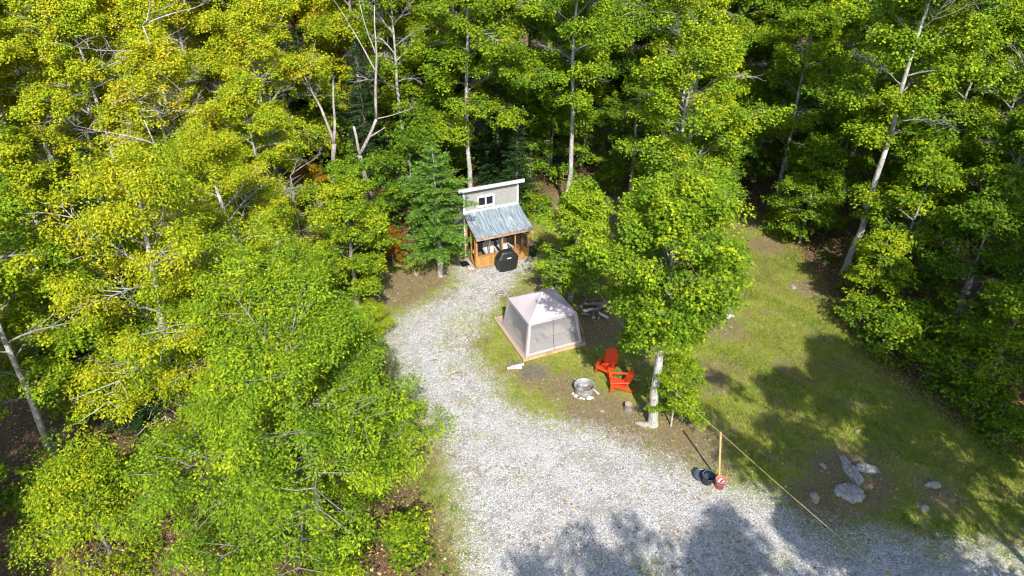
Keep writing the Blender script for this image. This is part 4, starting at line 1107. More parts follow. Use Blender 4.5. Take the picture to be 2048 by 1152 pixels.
PROTO['mid'] = gen_broadleaf(22, H=7.5, cb=2.0, Rr=1.75, n_limbs=22, leaf_n=24000, leaf=0.108, trunk_r=0.12, clus=0.42, flat=0.32, name='mid_maple')
PROTO['small_a'] = gen_broadleaf(31, H=5.5, cb=0.9, Rr=1.7, n_limbs=18, leaf_n=16000, leaf=0.108, trunk_r=0.055, clus=0.40, flat=0.25, name='small_maple', el=(0.1, 0.8))
PROTO['small_b'] = gen_broadleaf(32, H=5.0, cb=1.4, Rr=1.5, n_limbs=15, leaf_n=12000, leaf=0.108, trunk_r=0.05, clus=0.40, flat=0.22, name='small_maple', el=(0.05, 0.7), wood='bark_pale')
PROTO['ash'] = gen_broadleaf(41, H=11.5, cb=3.0, Rr=3.2, n_limbs=28, leaf_n=84000, gaps=0.36, leaf=0.096, twig='twig_pale', shape=KITE, trunk_r=0.19, clus=0.50, flat=0.5, mat='leaf_long', wood='bark_pale', bare=0.16, lean=(0.11, 0.0), name='ash', el=(0.30, 1.0), arch=0.45, wob=0.16, tilt=0.6, sub=6)
PROTO['beech'] = gen_broadleaf(42, H=8.4, cb=0.7, Rr=3.9, gaps=0.08, n_limbs=32, leaf_n=130000, leaf=0.097, limb=0.008, shape=KITE, trunk_r=0.14, clus=0.50, flat=0.45, mat='leaf_long', wood='bark', name='beech', el=(0.12, 0.95), arch=0.4, wob=0.10, tilt=0.55, sub=6,
                               prof=lambda t: 0.35 + 0.75 * math.sin(math.pi * (0.2 + 0.72 * t)))
PROTO['bush'] = gen_broadleaf(43, H=4.0, cb=0.3, Rr=1.9, n_limbs=20, leaf_n=26000, leaf=0.10, shape=KITE, trunk_r=0.05, clus=0.48, flat=0.45, mat='leaf_long', name='leafy_sapling', el=(0.3, 1.1), tilt=0.6)
PROTO['shrub'] = gen_broadleaf(44, H=1.4, cb=0.1, Rr=0.95, n_limbs=14, leaf_n=2600, leaf=0.12, trunk_r=0.02, clus=0.32, flat=0.4, mat='fern', name='shrub', el=(0.2, 1.1), sub=3)
PROTO['fir'] = gen_conifer(51, 7.0, 2.45, z0=2.0, step=0.46, per=9, trunk_r=0.16, wood='bark_pale', power=0.55, droop=0.40, size=0.16, subn=9, irr=0.35, mat='needle_fresh')
PROTO['spruce'] = gen_conifer(52, 9.5, 2.0, z0=0.5, step=0.40, per=7, trunk_r=0.14, power=0.85, droop=0.5, size=0.17, subn=6)

def gen_dead(seed, H, kind):
    rng = np.random.default_rng(seed); mb = MB(); tubes = []
    def stem(p0, az, el, L, r0, r1, n=7, wob=0.05, arch=-0.1, sides=7):
        pts = limb_path(rng, p0, az, el, L, n, arch, wob)
        tubes.append((pts, np.linspace(r0, r1, n + 1), sides)); return pts
    def twigs(pts, num, L, r):
        for _ in range(num):
            k = rng.integers(2, len(pts)); d = norm(pts[k] - pts[k - 1])
            q = stem(pts[k], rng.uniform(0, 6.28), rng.uniform(-0.2, 0.9), L * rng.uniform(0.5, 1.2), r, 0.004, 5, 0.18, 0.1, 4)
            for _ in range(3): stem(q[rng.integers(1, 5)], rng.uniform(0, 6.28), rng.uniform(-0.3, 0.9), L * 0.4, r * 0.5, 0.003, 3, 0.25, 0.1, 3)
    if kind == 'fork':
        t = stem((0, 0, -0.1), 0.0, 1.56, H * 0.45, 0.17, 0.13)
        a = stem(t[-1], 2.9, 1.40, H * 0.44, 0.10, 0.03); b = stem(t[-1], 0.2, 1.38, H * 0.34, 0.09, 0.045); twigs(b, 4, 0.8, 0.012)
        stem(a[4], 2.6, 0.9, H * 0.25, 0.04, 0.008); stem(a[5], 0.5, 1.2, H * 0.2, 0.04, 0.01)
        c = stem(t[3], 0.3, 0.9, H * 0.12, 0.06, 0.05, 3); twigs(a, 6, 1.2, 0.016); twigs(t, 2, 1.6, 0.025)
    elif kind == 'crook':
        t = stem((0, 0, -0.1), 0.0, 1.56, H * 0.36, 0.18, 0.13)
        stem(t[-1], 3.1, 1.5, H * 0.14, 0.09, 0.07, 3)
        a = stem(t[-1], 0.1, 1.0, H * 0.2, 0.11, 0.08, 4); b = stem(a[-1], 0.3, 1.5, H * 0.5, 0.09, 0.03)
        stem(b[3], 2.8, 1.1, H * 0.35, 0.05, 0.012); stem(b[4], 2.6, 1.2, H * 0.3, 0.04, 0.008); twigs(b, 7, 1.1, 0.014)
        q = stem(a[-1], 0.2, 0.15, 2.6, 0.04, 0.006); twigs(q, 5, 0.7, 0.01); twigs(t, 3, 1.2, 0.02); stem(a[2], 0.0, 0.5, 1.2, 0.05, 0.02, 4)
    elif kind == 'lean':
        t = stem((0, 0, -0.1), 2.9, 1.05, H, 0.11, 0.02, 10, 0.06, -0.05); twigs(t, 8, 0.9, 0.012)
    else:                                            # twiggy: many fine grey dead branches
        t = stem((0, 0, -0.1), 0.0, 1.56, H, 0.11, 0.02, 10, 0.05)
        for i in range(16):
            k = 3 + (i % 8); q = stem(t[k], i * 2.4, rng.uniform(0.1, 0.8), H * 0.24 * rng.uniform(0.6, 1.2), 0.04, 0.006, 6, 0.16, 0.1, 4)
            twigs(q, 5, 1.2, 0.012)
    for pts, rad, n in tubes: mb.tube([tuple(p) for p in pts], list(rad), n, cap=True)
    me = bpy.data.meshes.new('dead_wood'); me.from_pydata(mb.v, [], mb.f); me.update()
    me.polygons.foreach_set('use_smooth', [True] * len(me.polygons)); me.materials.append(M['bark_dead'])
    return me, None
PROTO['dead_fork'] = gen_dead(61, 11.5, 'fork')
PROTO['dead_crook'] = gen_dead(62, 12.5, 'crook')
PROTO['dead_lean'] = gen_dead(63, 9.0, 'lean')
PROTO['dead_twiggy'] = gen_dead(64, 11.0, 'twiggy')

def plant(kind, name, x, y, s=1.0, rz=0.0, aut=0.4, br=1.0, label='', group=None, cat='tree', lean=(0.0, 0.0), sz=None):
    wood_me, crown_me = PROTO[kind]
    t = empty(name, (x, y, float(hgt(x, y)) - 0.02), rz)
    t.rotation_euler = (lean[1], lean[0], rz)
    t.scale = (s, s, sz or s)
    tr = obj_from('trunk' if cat == 'tree' else 'stem', wood_me, t)
    if crown_me is not None:
        cr = obj_from('crown' if cat == 'tree' else 'foliage', crown_me, t)
        cr.color = (aut, br, 0, 1); cr['kind'] = 'stuff'
    tag(t, label, cat, group)
    return t

# ------------------------------------------------------------------ trees in and around the clearing
plant('front', 'maple_tree', 5.39, 19.30, 1.0, 0.6, 0.39, 1.05, 'leafy maple standing alone in the clearing, its pale trunk beside the red chairs')
plant('small_b', 'maple_sapling', 6.08, 19.20, 0.66, 1.0, 0.42, 1.0, 'thin pale stemmed maple sapling right beside the front maple trunk', lean=(0.04, 0))
plant('mid', 'maple_tree', 2.85, 27.95, 1.02, 2.0, 0.40, 1.1, 'bright green maple between cabin and tent, its trunk leaning left', lean=(-0.10, 0), sz=0.84)
plant('fir', 'balsam_fir', -3.70, 30.20, 1.0, 0.3, 0.6, 1.15, 'broad layered fir tree touching the left side of the cabin', cat='tree')
plant('tall_c', 'maple_tree', 7.3, 29.4, 0.92, 0.0, 0.44, 1.0, 'broad yellow green maple rising right behind the front maple', sz=0.85)
plant('tall_d', 'maple_tree', 3.35, 38.0, 1.0, 2.2, 0.40, 1.0, 'tall maple with straight pale trunk on the bare slope behind the cabin')
plant('tall_b', 'maple_tree', -2.6, 38.6, 1.02, 4.0, 0.44, 0.95, 'tall maple with brown grey trunk directly behind the cabin roof', lean=(-0.03, 0))
plant('small_a', 'maple_sapling', -5.6, 34.6, 1.15, 0.4, 0.30, 0.95, 'dense green young maple left behind the fir')
plant('small_a', 'maple_sapling', -8.2, 32.4, 1.0, 2.4, 0.36, 1.0, 'green young maple at the foot of the dead trunks')
plant('small_b', 'maple_sapling', -6.3, 31.3, 0.45, 1.0, 0.88, 0.5, 'small orange red sapling left of the fir')
plant('small_b', 'maple_sapling', -11.6, 36.0, 0.8, 3.0, 0.84, 0.75, 'rusty orange sapling left of the dead trunks')
plant('small_a', 'maple_sapling', -5.0, 38.5, 1.15, 5.0, 0.33, 0.9, 'green young maple in the shade between the dead crook and the cabin')
plant('dead_fork', 'dead_tree', -10.4, 37.4, 0.95, 0.2, label='bleached dead trunk forking in two, left one of the standing dead pair')
plant('dead_crook', 'dead_tree', -8.5, 37.6, 0.95, 0.0, label='bleached dead trunk with a crook and bare limbs, right one of the standing dead pair')
plant('dead_lean', 'dead_tree', -10.3, 35.6, 0.95, 0.0, label='thin bleached dead trunk leaning left beside the forked dead trunk')
plant('spruce', 'spruce_tree', -9.2, 41.5, 1.0, 0.0, 0.25, 0.9, 'dark blue green spruce with pointed top between the dead trunks')
plant('spruce', 'spruce_tree', 0.3, 38.8, 0.72, 1.0, 0.2, 0.85, 'dark spruce in the shade right behind the cabin roof')
plant('spruce', 'spruce_tree', -0.9, 41.5, 0.85, 2.0, 0.2, 0.85, 'dark spruce behind the middle of the cabin roof')
plant('mid', 'maple_tree', 10.2, 33.5, 1.05, 1.0, 0.34, 0.95, 'low bushy maple at the back of the lawn, right of the front maple')
plant('mid', 'maple_tree', 7.6, 40.5, 1.1, 3.0, 0.33, 0.9, 'shaded green maple at the top of the bare slope')
plant('small_a', 'maple_sapling', 12.4, 38.8, 1.1, 3.0, 0.28, 0.9, 'dark green young maple at the far right corner of the clearing')
# right hand edge of the wood
plant('tall_d', 'maple_tree', 17.42, 30.6, 1.08, 1.2, 0.42, 0.95, 'tall maple with mottled white trunk at the right edge of the lawn')
plant('small_a', 'maple_sapling', 16.2, 33.8, 1.05, 1.4, 0.36, 1.0, 'light green young maple just left of the mottled white trunk')
plant('small_b', 'maple_sapling', 17.0, 35.6, 1.1, 0.4, 0.35, 0.95, 'young maple on a thin pale stem behind the mottled white trunk')
plant('small_b', 'maple_sapling', 16.7, 26.7, 0.85, 5.4, 0.46, 1.0, 'yellow green sapling on a short pale stem right of the lawn')
plant('small_a', 'maple_sapling', 18.9, 28.9, 1.25, 0.2, 0.42, 1.0, 'yellow green young maple right of the mottled white trunk')
plant('small_a', 'maple_sapling', 20.2, 25.6, 1.2, 3.2, 0.30, 0.9, 'shaded dark green young maple in the middle of the right hand wood')
plant('small_a', 'maple_sapling', 18.9, 20.8, 0.95, 2.2, 0.40, 1.0, 'sunlit young maple leaning over the lower right of the lawn')
plant('mid', 'maple_tree', 21.6, 22.6, 1.0, 4.2, 0.33, 0.95, 'green maple at the right picture edge above the lower lawn')
plant('mid', 'maple_tree', 22.6, 28.6, 1.25, 4.2, 0.34, 0.95, 'green maple in the right hand wood behind the young trees')
plant('tall_c', 'maple_tree', 22.2, 33.6, 0.88, 0.3, 0.42, 1.0, 'broad yellow green maple right of the mottled white trunk')
plant('tall_a', 'maple_tree', 26.2, 30.0, 0.85, 1.3, 0.40, 1.0, 'maple with lit crown at the right picture edge')
plant('tall_a', 'maple_tree', 16.4, 38.6, 0.9, 2.3, 0.42, 1.0, 'maple with rounded crown behind the gap at the right back of the lawn')
plant('tall_c', 'maple_tree', 11.6, 43.0, 0.95, 3.3, 0.45, 1.0, 'yellow tinged maple at the back of the lawn right of centre')
plant('tall_b', 'maple_tree', 20.8, 39.5, 1.0, 3.9, 0.42, 1.0, 'tall green maple behind the right hand young trees')
plant('tall_c', 'maple_tree', 26.0, 36.5, 0.95, 5.0, 0.38, 0.95, 'dense green maple at the upper right')
# left hand wood
plant('ash', 'ash_tree', -11.75, 17.85, 1.0, 0.0, 0.58, 1.0, 'large yellow green tree with long bare grey limbs at the left')
plant('ash', 'ash_tree', -10.6, 23.8, 0.88, 2.7, 0.57, 1.0, 'yellow green tree with crooked grey limbs behind the large left tree')
plant('beech', 'beech_tree', -6.05, 14.3, 0.95, 1.0, 0.40, 1.08, 'bright green spreading beech hanging over the left edge of the gravel')
plant('beech', 'beech_tree', -9.3, 19.6, 0.80, 3.4, 0.44, 1.08, 'yellow green beech between the spreading beech and the crooked limbs')
plant('mid', 'maple_tree', -7.15, 26.3, 0.95, 0.7, 0.46, 1.0, 'slim maple with pale trunk at the left edge of the gravel path')
plant('bush', 'leafy_sapling', -12.6, 13.6, 0.95, 0.0, 0.50, 1.0, 'round leafy sapling at the bottom left corner')
plant('bush', 'leafy_sapling', -6.2, 25.0, 0.42, 2.0, 0.56, 1.0, 'low yellow leafed bush at the foot of the slim maple')
plant('tall_a', 'maple_tree', -16.0, 16.8, 0.80, 4.5, 0.48, 0.95, 'maple with thick grey trunk leaning left near the bottom left corner', lean=(-0.10, 0.0))
plant('small_a', 'maple_sapling', -16.9, 19.9, 1.1, 0.5, 0.46, 1.0, 'sunlit young maple at the left picture edge')
plant('spruce', 'spruce_tree', -14.9, 22.4, 0.75, 0.5, 0.22, 0.8, 'dark hemlock like conifer in the shade right of the left edge maple')
plant('spruce', 'spruce_tree', -19.2, 23.4, 0.95, 1.7, 0.20, 0.8, 'dark conifer at the left edge behind the young maple')
plant('spruce', 'spruce_tree', -17.8, 27.0, 0.9, 2.9, 0.22, 0.8, 'dark conifer deep in the shade of the left wood')
plant('mid', 'maple_tree', -20.9, 26.8, 1.15, 1.9, 0.52, 0.95, 'orange tinged maple at the left picture edge')
plant('spruce', 'spruce_tree', -14.3, 19.4, 0.62, 2.5, 0.15, 0.75, 'low dark conifer between the thick leaning trunk and the large left tree')
plant('spruce', 'spruce_tree', -17.4, 21.8, 0.75, 0.9, 0.15, 0.75, 'dark conifer just behind the sunlit young maple at the left edge')
plant('spruce', 'spruce_tree', -14.9, 16.2, 0.30, 0.9, 0.2, 0.8, 'tiny dark conifer at the foot of the thick leaning trunk')
plant('tall_c', 'maple_tree', -15.6, 29.0, 0.80, 1.1, 0.64, 1.0, 'golden yellow maple in the left wood')
plant('tall_a', 'maple_tree', -20.6, 33.2, 0.90, 0.6, 0.58, 1.0, 'yellow green maple at the upper left behind the conifers')
plant('tall_a', 'maple_tree', -11.6, 29.6, 0.70, 4.4, 0.55, 1.0, 'yellow green maple left of the leaning dead trunk')
plant('dead_twiggy', 'dead_tree', -13.4, 25.6, 0.92, 1.0, label='grey dead tree with a mass of fine bare twigs in the left wood')
plant('dead_twiggy', 'dead_tree', -15.2, 30.6, 1.15, 2.0, label='tall grey dead tree with fine bare twigs among the golden left maples')
plant('small_a', 'maple_sapling', 14.2, 41.4, 1.2, 0.7, 0.36, 1.0, 'young maple in the shade behind the right corner of the lawn')
plant('mid', 'maple_tree', 18.7, 36.4, 1.0, 1.7, 0.38, 1.05, 'leafy maple right behind the mottled white trunk')
plant('small_a', 'maple_sapling', 20.6, 31.4, 1.3, 2.7, 0.40, 1.05, 'wide young maple between the mottled white trunk and the right edge')
plant('mid', 'maple_tree', 24.4, 25.0, 1.2, 0.7, 0.38, 1.05, 'green maple cut by the right picture edge, above the lower lawn one')
plant('dead_twiggy', 'dead_tree', -9.8, 28.0, 0.62, 2.6, label='smaller grey dead tree with bare twigs left of the slim maple')
plant('tall_c', 'maple_tree', -13.6, 36.6, 0.88, 0.0, 0.60, 1.0, 'gold green maple left of the forked dead trunk')
plant('tall_a', 'maple_tree', -18.2, 38.8, 0.95, 2.0, 0.62, 1.0, 'golden maple in the middle of the upper left wood')
plant('tall_c', 'maple_tree', -24.4, 38.0, 1.0, 3.0, 0.60, 0.95, 'golden green maple at the upper left corner')

plant('tall_c', 'maple_tree', -28.2, 34.0, 1.0, 0.0, 0.60, 0.95, 'golden green maple cut by the left picture edge, in front of the corner one')
plant('tall_a', 'maple_tree', -26.0, 29.6, 0.85, 2.0, 0.55, 0.95, 'yellow green maple cut by the left picture edge, above the orange tinged one')
plant('tall_b', 'maple_tree', -31.5, 39.5, 1.0, 1.0, 0.60, 0.95, 'golden maple cut by the left picture edge near the top')
plant('tall_a', 'maple_tree', 30.5, 35.5, 1.0, 1.0, 0.42, 0.95, 'green maple cut by the right picture edge near the top')
plant('mid', 'maple_tree', 1.2, 43.2, 0.95, 1.0, 0.36, 0.95, 'small shaded maple right behind the cabin spruces')
plant('mid', 'maple_tree', -6.2, 43.0, 1.1, 3.0, 0.40, 0.95, 'small green maple right of the pointed spruce')

for i, (x, y, s, a, lab) in enumerate([(-17.2, 33.4, 0.9, 0.62, 'slim pale trunked maple in the golden left wood, nearest the twiggy dead tree'), (-15.0, 40.6, 1.0, 0.60, 'slim pale trunked maple behind the gold green one'), (-22.6, 36.0, 1.0, 0.58, 'slim pale trunked maple near the upper left corner'),
                                     (-12.4, 33.2, 0.85, 0.62, 'slim pale trunked maple left of the rusty orange sapling'), (8.6, 31.6, 0.95, 0.52, 'slim pale trunked maple right behind the front maple crown'), (9.4, 37.2, 1.0, 0.55, 'slim pale trunked maple with orange tint behind the front maple'),
                                     (13.8, 44.0, 1.0, 0.45, 'slim pale trunked maple at the right back of the lawn'), (24.0, 32.2, 0.9, 0.42, 'slim pale trunked maple in the right hand wood'), (-6.8, 40.6, 1.0, 0.45, 'slim pale trunked maple just right of the dead crook')]):
    plant('pale_slim', 'maple_tree', x, y, s, i * 2.2, a, 1.0, lab, 'slim pale trunked maples')

UND = [(-22.0, 42.0), (-17.5, 43.6), (-12.2, 41.2), (-4.2, 41.6), (2.6, 42.6), (4.9, 44.6), (9.2, 44.2), (12.4, 46.4), (16.6, 43.6), (18.6, 41.0), (22.6, 42.6), (24.6, 40.2), (27.8, 42.0), (-8.0, 46.6), (-0.6, 47.4), (6.8, 48.2), (14.6, 48.8), (20.4, 47.2), (26.2, 46.6), (23.6, 36.6), (28.4, 33.0), (-15.8, 46.8)]
UW = ['far left', 'left of the golden maples', 'left of the pointed spruce', 'between the pointed spruce and the cabin', 'right of the cabin spruces', 'above the bare slope', 'behind the front maple', 'right behind the front maple', 'at the right corner of the lawn', 'behind the mottled white trunk', 'right of the mottled white trunk', 'in the upper right wood', 'near the right edge', 'behind the pointed spruce', 'deep behind the cabin', 'deep behind the front maple', 'deep behind the lawn corner', 'deep behind the mottled white trunk', 'deep in the upper right', 'among the right hand maples', 'cut by the right edge', 'deep in the golden left wood']
for i, ((x, y), w_) in enumerate(zip(UND, UW)):
    plant('small_a' if i % 3 else 'mid', 'maple_sapling', x, y, (1.25 if i % 3 else 1.0) * (0.9 + 0.2 * ((i * 7) % 5) / 4), i * 1.3, 0.36 + 0.03 * (i % 4), 1.05, 'young understorey maple ' + w_ + ' below the tall crowns', 'understorey maples')

# back forest, in rows
ORD = ['first', 'second', 'third', 'fourth', 'fifth', 'sixth', 'seventh', 'eighth', 'ninth', 'tenth', 'eleventh', 'twelfth', 'thirteenth', 'fourteenth', 'fifteenth', 'sixteenth', 'seventeenth', 'eighteenth', 'nineteenth', 'twentieth']
rb = random.Random(5)
for rname, y0_, half, stepx in (('front', 45.0, 33, 4.3), ('second', 50.0, 37, 4.5), ('third', 55.5, 41, 4.8), ('rearmost', 62.0, 46, 5.4)):
    x = -half; k = 0
    while x < half:
        px, py = x + rb.uniform(-1.3, 1.3), y0_ + rb.uniform(-1.6, 1.6)
        left = max(0, min(1, (-px + 2) / 20)); aut = 0.375 + 0.24 * left + rb.gauss(0, 0.07) + (0.05 if 4 < px < 14 else 0)
        kind = rb.choice(['tall_a', 'tall_b', 'tall_c', 'tall_s', 'tall_a', 'tall_d', 'pale_slim'])
        hue = 'dark green' if aut < 0.34 else 'green' if aut < 0.43 else 'yellow green' if aut < 0.57 else 'golden yellow'
        plant(kind, 'maple_tree', px, py, rb.uniform(0.95, 1.2), rb.uniform(0, 6.28), aut, rb.uniform(0.85, 1.15),
              f'{hue} maple in the {rname} row of the back forest, {ORD[min(k, 19)]} from the left', 'maples of the back forest')
        x += stepx * rb.uniform(0.85, 1.15); k += 1
for i, (x, y, s) in enumerate([(-3.6, 44.0, 0.95), (2.0, 46.5, 0.9), (-13.0, 43.0, 1.0), (9.8, 47.0, 0.8), (15.2, 45.5, 0.8)]):
    plant('spruce', 'spruce_tree', x, y, s, i, 0.2, 0.8, 'dark spruce between the back forest maples, ' + ['left of the cabin', 'right of the cabin', 'left of the dead trunks', 'right of the front maple', 'behind the right corner of the lawn'][i], 'spruces in the back forest')

# trees beyond the picture's right and lower edge, whose shade falls on lawn and gravel
for i, (k, x, y, s, lab) in enumerate([('tall_d', 16.6, 9.0, 0.98, 'bare stemmed maple by the lower right of the drive'), ('tall_s', 14.2, 4.0, 1.15, 'tall maple below the picture, nearest the lawn'), ('tall_s', 9.4, -4.2, 1.15, 'tall maple below the picture near the drive'),
                                      ('tall_d', 12.6, 7.0, 0.75, 'slim maple holding the far end of the clothes line'), ('tall_s', 5.8, -5.2, 1.15, 'tall maple below the picture by the drive'), ('tall_s', 12.4, -1.0, 1.05, 'tall maple farther below the picture by the drive'), ('tall_a', 23.0, 9.5, 1.0, 'maple below the right picture edge'),
                                      ('tall_c', 20.8, 14.0, 1.05, 'broad maple beyond the right picture edge'), ('tall_c', -17.0, 6.0, 1.1, 'maple beyond the lower left corner shading the leaning trunk'), ('tall_c', -21.0, 9.0, 1.0, 'maple beyond the left edge near the bottom'), ('tall_a', 23.8, 18.4, 1.1, 'maple beyond the right edge behind the sunlit young one')]):
    plant(k, 'maple_tree', x, y, s, i * 1.7, 0.42, 1.0, lab, 'trees around the lower right of the drive')

# ------------------------------------------------------------------ shrubs and undergrowth
SH = [(16.0, 25.6, 1.0, 'leafy shrub under the yellow green sapling'), (16.4, 23.6, 1.1, 'leafy shrub at the right lawn edge, middle of the row'), (17.2, 21.9, 1.0, 'leafy shrub at the right lawn edge near the sunlit young maple'),
      (17.9, 19.9, 1.0, 'shrub in front of the sunlit young maple'), (18.2, 18.3, 0.9, 'lowest shrub on the right lawn edge'), (16.9, 28.2, 0.9, 'shrub at the foot of the mottled white trunk'), (17.6, 24.6, 1.25, 'tall shrub in shade at the right edge'),
      (15.6, 34.8, 1.0, 'shrub at the right back corner of the lawn'), (12.2, 36.8, 0.9, 'shrub at the back of the lawn left of the gap'), (1.6, 36.9, 0.9, 'shrub on the bare slope behind the cabin'), (6.0, 40.2, 1.0, 'shrub at the top of the bare slope'),
      (-7.8, 28.6, 0.8, 'shrub in the shade left of the gravel path'), (-14.7, 15.2, 1.2, 'dark shrub under the thick leaning trunk'), (-17.6, 14.8, 1.3, 'shrub at the lower left edge'), (-3.3, 13.6, 0.8, 'shrub under the spreading beech at the gravel edge'), (18.9, 22.6, 1.3, 'large shrub right of the lawn edge row')]
for i, (x, y, s, lab) in enumerate(SH):
    plant('shrub', 'shrub', x, y, s, i * 2.1, 0.30 + 0.12 * rb.random(), 0.95, lab, 'shrubs along the edges of the clearing', cat='shrub')

def scatter_points(rng, n, box, keep):
    out = []
    while sum(len(o) for o in out) < n:
        P = np.stack([rng.uniform(box[0], box[1], n), rng.uniform(box[2], box[3], n)], 1)
        out.append(P[keep(P)])
    return np.concatenate(out)[:n]

def stuff(name, me, label, cat):
    return tag(obj_from(name, me), label, cat, kind='stuff')

rng = np.random.default_rng(77)
def sine_noise(P, f, ph): return (np.sin(P[:, 0] * f + ph) * np.cos(P[:, 1] * f * 1.13 + ph * 2) + np.sin(P[:, 0] * f * 2.3 + P[:, 1] * f * 1.9 + ph)) * 0.5

# undergrowth: clumps of leaves on the forest floor
C = scatter_points(rng, 1500, (-40, 40, 10, 62), lambda P: (sdist(P, CLEAR) < -0.4) & (sine_noise(P, 0.5, 1.0) > -0.35))
n = 42000; idx = rng.integers(0, len(C), n); rr = rng.random(n) ** 0.5 * rng.uniform(0.25, 0.7, len(C))[idx]; aa = rng.uniform(0, 6.28, n)
hc = rng.uniform(0.15, 0.75, len(C))[idx]
P3 = np.column_stack([C[idx, 0] + rr * np.cos(aa), C[idx, 1] + rr * np.sin(aa), hc * (1 - 0.6 * rr) * rng.uniform(0.3, 1, n)])
me = scatter_mesh('undergrowth', P3, np.array([0, 0, 1.0]) + rng.normal(0, 0.4, (n, 3)), np.column_stack([np.cos(aa), np.sin(aa), -0.2 * np.ones(n)]), 0.15 * rng.uniform(0.6, 1.3, n), MAPLE, M['fern'], rng.random(n), rng.random(len(C))[idx])
u_ = stuff('undergrowth', me, 'low leafy undergrowth covering the forest floor', 'undergrowth'); u_.color = (0.27, 0.85, 0, 1)

# grass blades over the clearing
def blade_mat():
    t = NT('grass_blade')
    lr = t.attr('leaf_random'); cr = t.attr('cluster_random')
    c = t.ramp(t.math('ADD', t.math('MULTIPLY', lr, 0.5), t.math('MULTIPLY', cr, 0.5)), [(0.1, (0.09, 0.185, 0.02)), (0.4, (0.21, 0.295, 0.028)), (0.65, (0.33, 0.35, 0.05)), (0.9, (0.47, 0.39, 0.17))])
    p = t.principled(c, 0.6, None, 0, 0.2); tr = t.n('ShaderNodeBsdfTranslucent'); t.l(c, tr.inputs[0])
    mx = t.n('ShaderNodeMixShader'); mx.inputs[0].default_value = 0.3; t.l(p, mx.inputs[1]); t.l(tr.outputs[0], mx.inputs[2])
    return t.done(mx.outputs[0])
M['blade'] = blade_mat()
def off_deck(P):
    q = P - np.array(TO); a = q @ AT; b = q @ BT
    deck = (a > -0.1) & (a < 3.05) & (b > -0.1) & (b < 3.4)
    q = P - np.array([-1.88, 30.90]); a = q @ A2; b = q @ B2
    return ~(deck | ((a > -0.1) & (a < 3.2) & (b > -0.1) & (b < 5.2)))
def grassy(P):
    g1, c1, d1 = sdist(P, GRAVEL), sdist(P, CLEAR), sdirt(P)
    w = np.clip(-g1 * 2.0 + 0.25 + 0.5 * sine_noise(P, 2.1, 0.3), 0, 1) * np.clip(c1 + 0.8, 0, 1) * np.clip(0.75 - 0.9 * np.clip(d1 + 0.4, 0, 1), 0.08, 1) * np.clip(0.65 + 0.6 * sine_noise(P, 1.3, 2.0) + 0.03 * (P[:, 0] - 6), 0.1, 1)
    return (rng.random(len(P)) < w) & off_deck(P)
Pg = scatter_points(rng, 165000, (-9, 24, 11, 44), grassy); n = len(Pg)
a = rng.uniform(0, 6.28, n)
D = np.column_stack([np.cos(a) * 0.55, np.sin(a) * 0.55, np.ones(n)]); N = np.column_stack([-np.cos(a) * 1.0, -np.sin(a) * 1.0, 0.6 * np.ones(n)])
cr = np.clip(0.5 + 0.35 * sine_noise(Pg, 0.9, 1.1) + 0.2 * sine_noise(Pg, 3.1, 0.2), 0, 1)
me = scatter_mesh('grass', np.column_stack([Pg, hgt(Pg[:, 0], Pg[:, 1])]), N, D, rng.uniform(0.04, 0.115, n), BLADE * np.array([1.6, 1, 1]), M['blade'], rng.random(n), cr)
stuff('grass', me, 'short patchy grass growing over the clearing', 'grass')

# fallen leaves on soil, gravel and forest floor
def litter_mat():
    t = NT('fallen_leaf')
    c = t.ramp(t.attr('leaf_random'), [(0.0, (0.12, 0.06, 0.03)), (0.3, (0.28, 0.15, 0.07)), (0.55, (0.45, 0.30, 0.16)), (0.75, (0.50, 0.42, 0.22)), (0.9, (0.52, 0.36, 0.06)), (1.0, (0.42, 0.10, 0.03))])
    return t.done(t.principled(c, 0.8, None, 0, 0.15))
M['litter'] = litter_mat()
def leafy(P):
    g1, c1 = sdist(P, GRAVEL), sdist(P, CLEAR)
    w = np.where(c1 < 0, 0.9, np.where(g1 > 0, 0.07 + 0.10 * (sine_noise(P, 1.0, 0.5) > 0.3), 0.13 + 0.10 * np.clip(sdirt(P) + 0.4, 0, 1)))
    return (rng.random(len(P)) < w) & off_deck(P)
Pl = scatter_points(rng, 40000, (-24, 26, 10, 46), leafy); n = len(Pl); a = rng.uniform(0, 6.28, n)
me = scatter_mesh('fallen_leaves', np.column_stack([Pl, hgt(Pl[:, 0], Pl[:, 1]) + 0.018]), np.array([0, 0, 1.0]) + rng.normal(0, 0.22, (n, 3)), np.column_stack([np.cos(a), np.sin(a), np.zeros(n)]), rng.uniform(0.05, 0.11, n), MAPLE * np.array([1.2, 1, 1]), M['litter'], rng.random(n), rng.random(n))
stuff('fallen_leaves', me, 'scattered fallen autumn leaves on soil and gravel', 'fallen leaves')

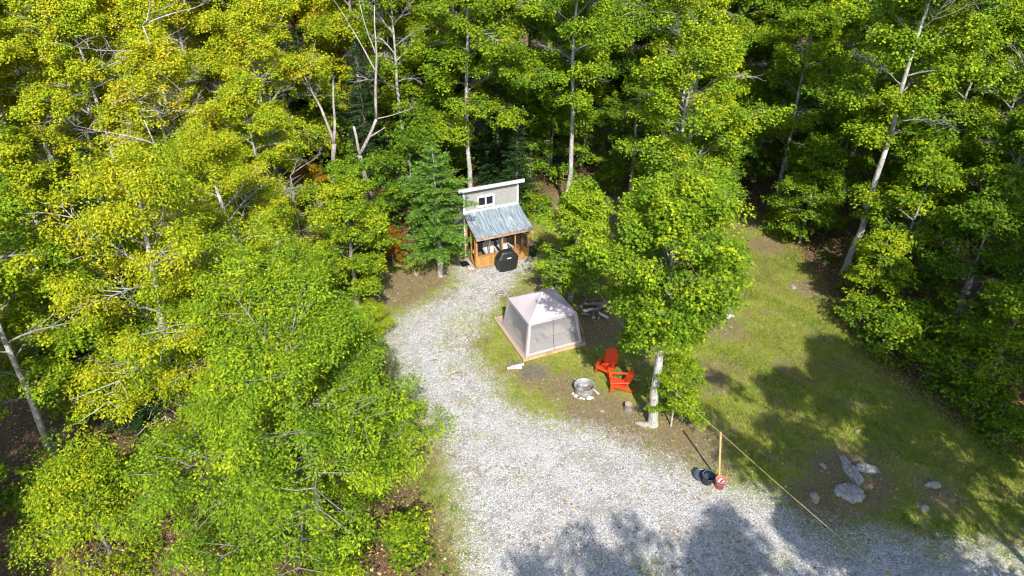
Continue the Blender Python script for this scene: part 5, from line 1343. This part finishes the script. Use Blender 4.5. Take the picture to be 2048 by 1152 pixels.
# loose gravel stones on the driveway
def gravel_mat():
    t = NT('loose_gravel')
    c = t.ramp(t.attr('leaf_random'), [(0.0, (0.20, 0.19, 0.185)), (0.2, (0.44, 0.435, 0.43)), (0.6, (0.60, 0.60, 0.60)), (1.0, (0.78, 0.78, 0.78))])
    return t.done(t.principled(c, 0.85, None, 0, 0.2))
M['gravel'] = gravel_mat()
def stony(P):
    g1 = sdist(P, GRAVEL)
    w = np.clip(g1 * 1.5 + 0.35 + 0.45 * sine_noise(P, 2.0, 1.7), 0.0, 1) * 0.9 + 0.008 * (g1 > -4)
    return (rng.random(len(P)) < w) & off_deck(P)
Ps = scatter_points(rng, 44000, (-8, 20, 11, 33), stony); n = len(Ps)
base = np.array([(1, 0, 0), (0, 1, 0), (-1, 0, 0), (0, -1, 0), (0, 0, 0.75)])
ang = rng.uniform(0, 6.28, n); s = 0.010 + 0.020 * rng.random(n) ** 2.5
ca, sa = np.cos(ang), np.sin(ang)
jit = base[None] * rng.uniform(0.65, 1.35, (n, 5, 1))
V = np.stack([(jit[..., 0] * ca[:, None] - jit[..., 1] * sa[:, None]) * s[:, None] + Ps[:, 0:1], (jit[..., 0] * sa[:, None] + jit[..., 1] * ca[:, None]) * s[:, None] + Ps[:, 1:2], jit[..., 2] * s[:, None] + hgt(Ps[:, 0], Ps[:, 1])[:, None] + 0.002], -1).reshape(-1, 3)
tri = np.array([(0, 1, 4), (1, 2, 4), (2, 3, 4), (3, 0, 4)]); Fi = (np.arange(n)[:, None, None] * 5 + tri[None]).reshape(-1, 3)
me = bpy.data.meshes.new('loose_gravel')
me.vertices.add(len(V)); me.vertices.foreach_set('co', V.astype(np.float32).ravel())
me.loops.add(Fi.size); me.loops.foreach_set('vertex_index', Fi.ravel().astype(np.int32))
me.polygons.add(len(Fi)); me.polygons.foreach_set('loop_start', np.arange(0, Fi.size, 3, dtype=np.int32))
at = me.attributes.new('leaf_random', 'FLOAT', 'FACE'); at.data.foreach_set('value', np.repeat(rng.random(n), 4).astype(np.float32))
me.update(calc_edges=True); me.materials.append(M['gravel'])
stuff('loose_gravel', me, 'loose crushed gravel stones lying on the driveway', 'gravel')
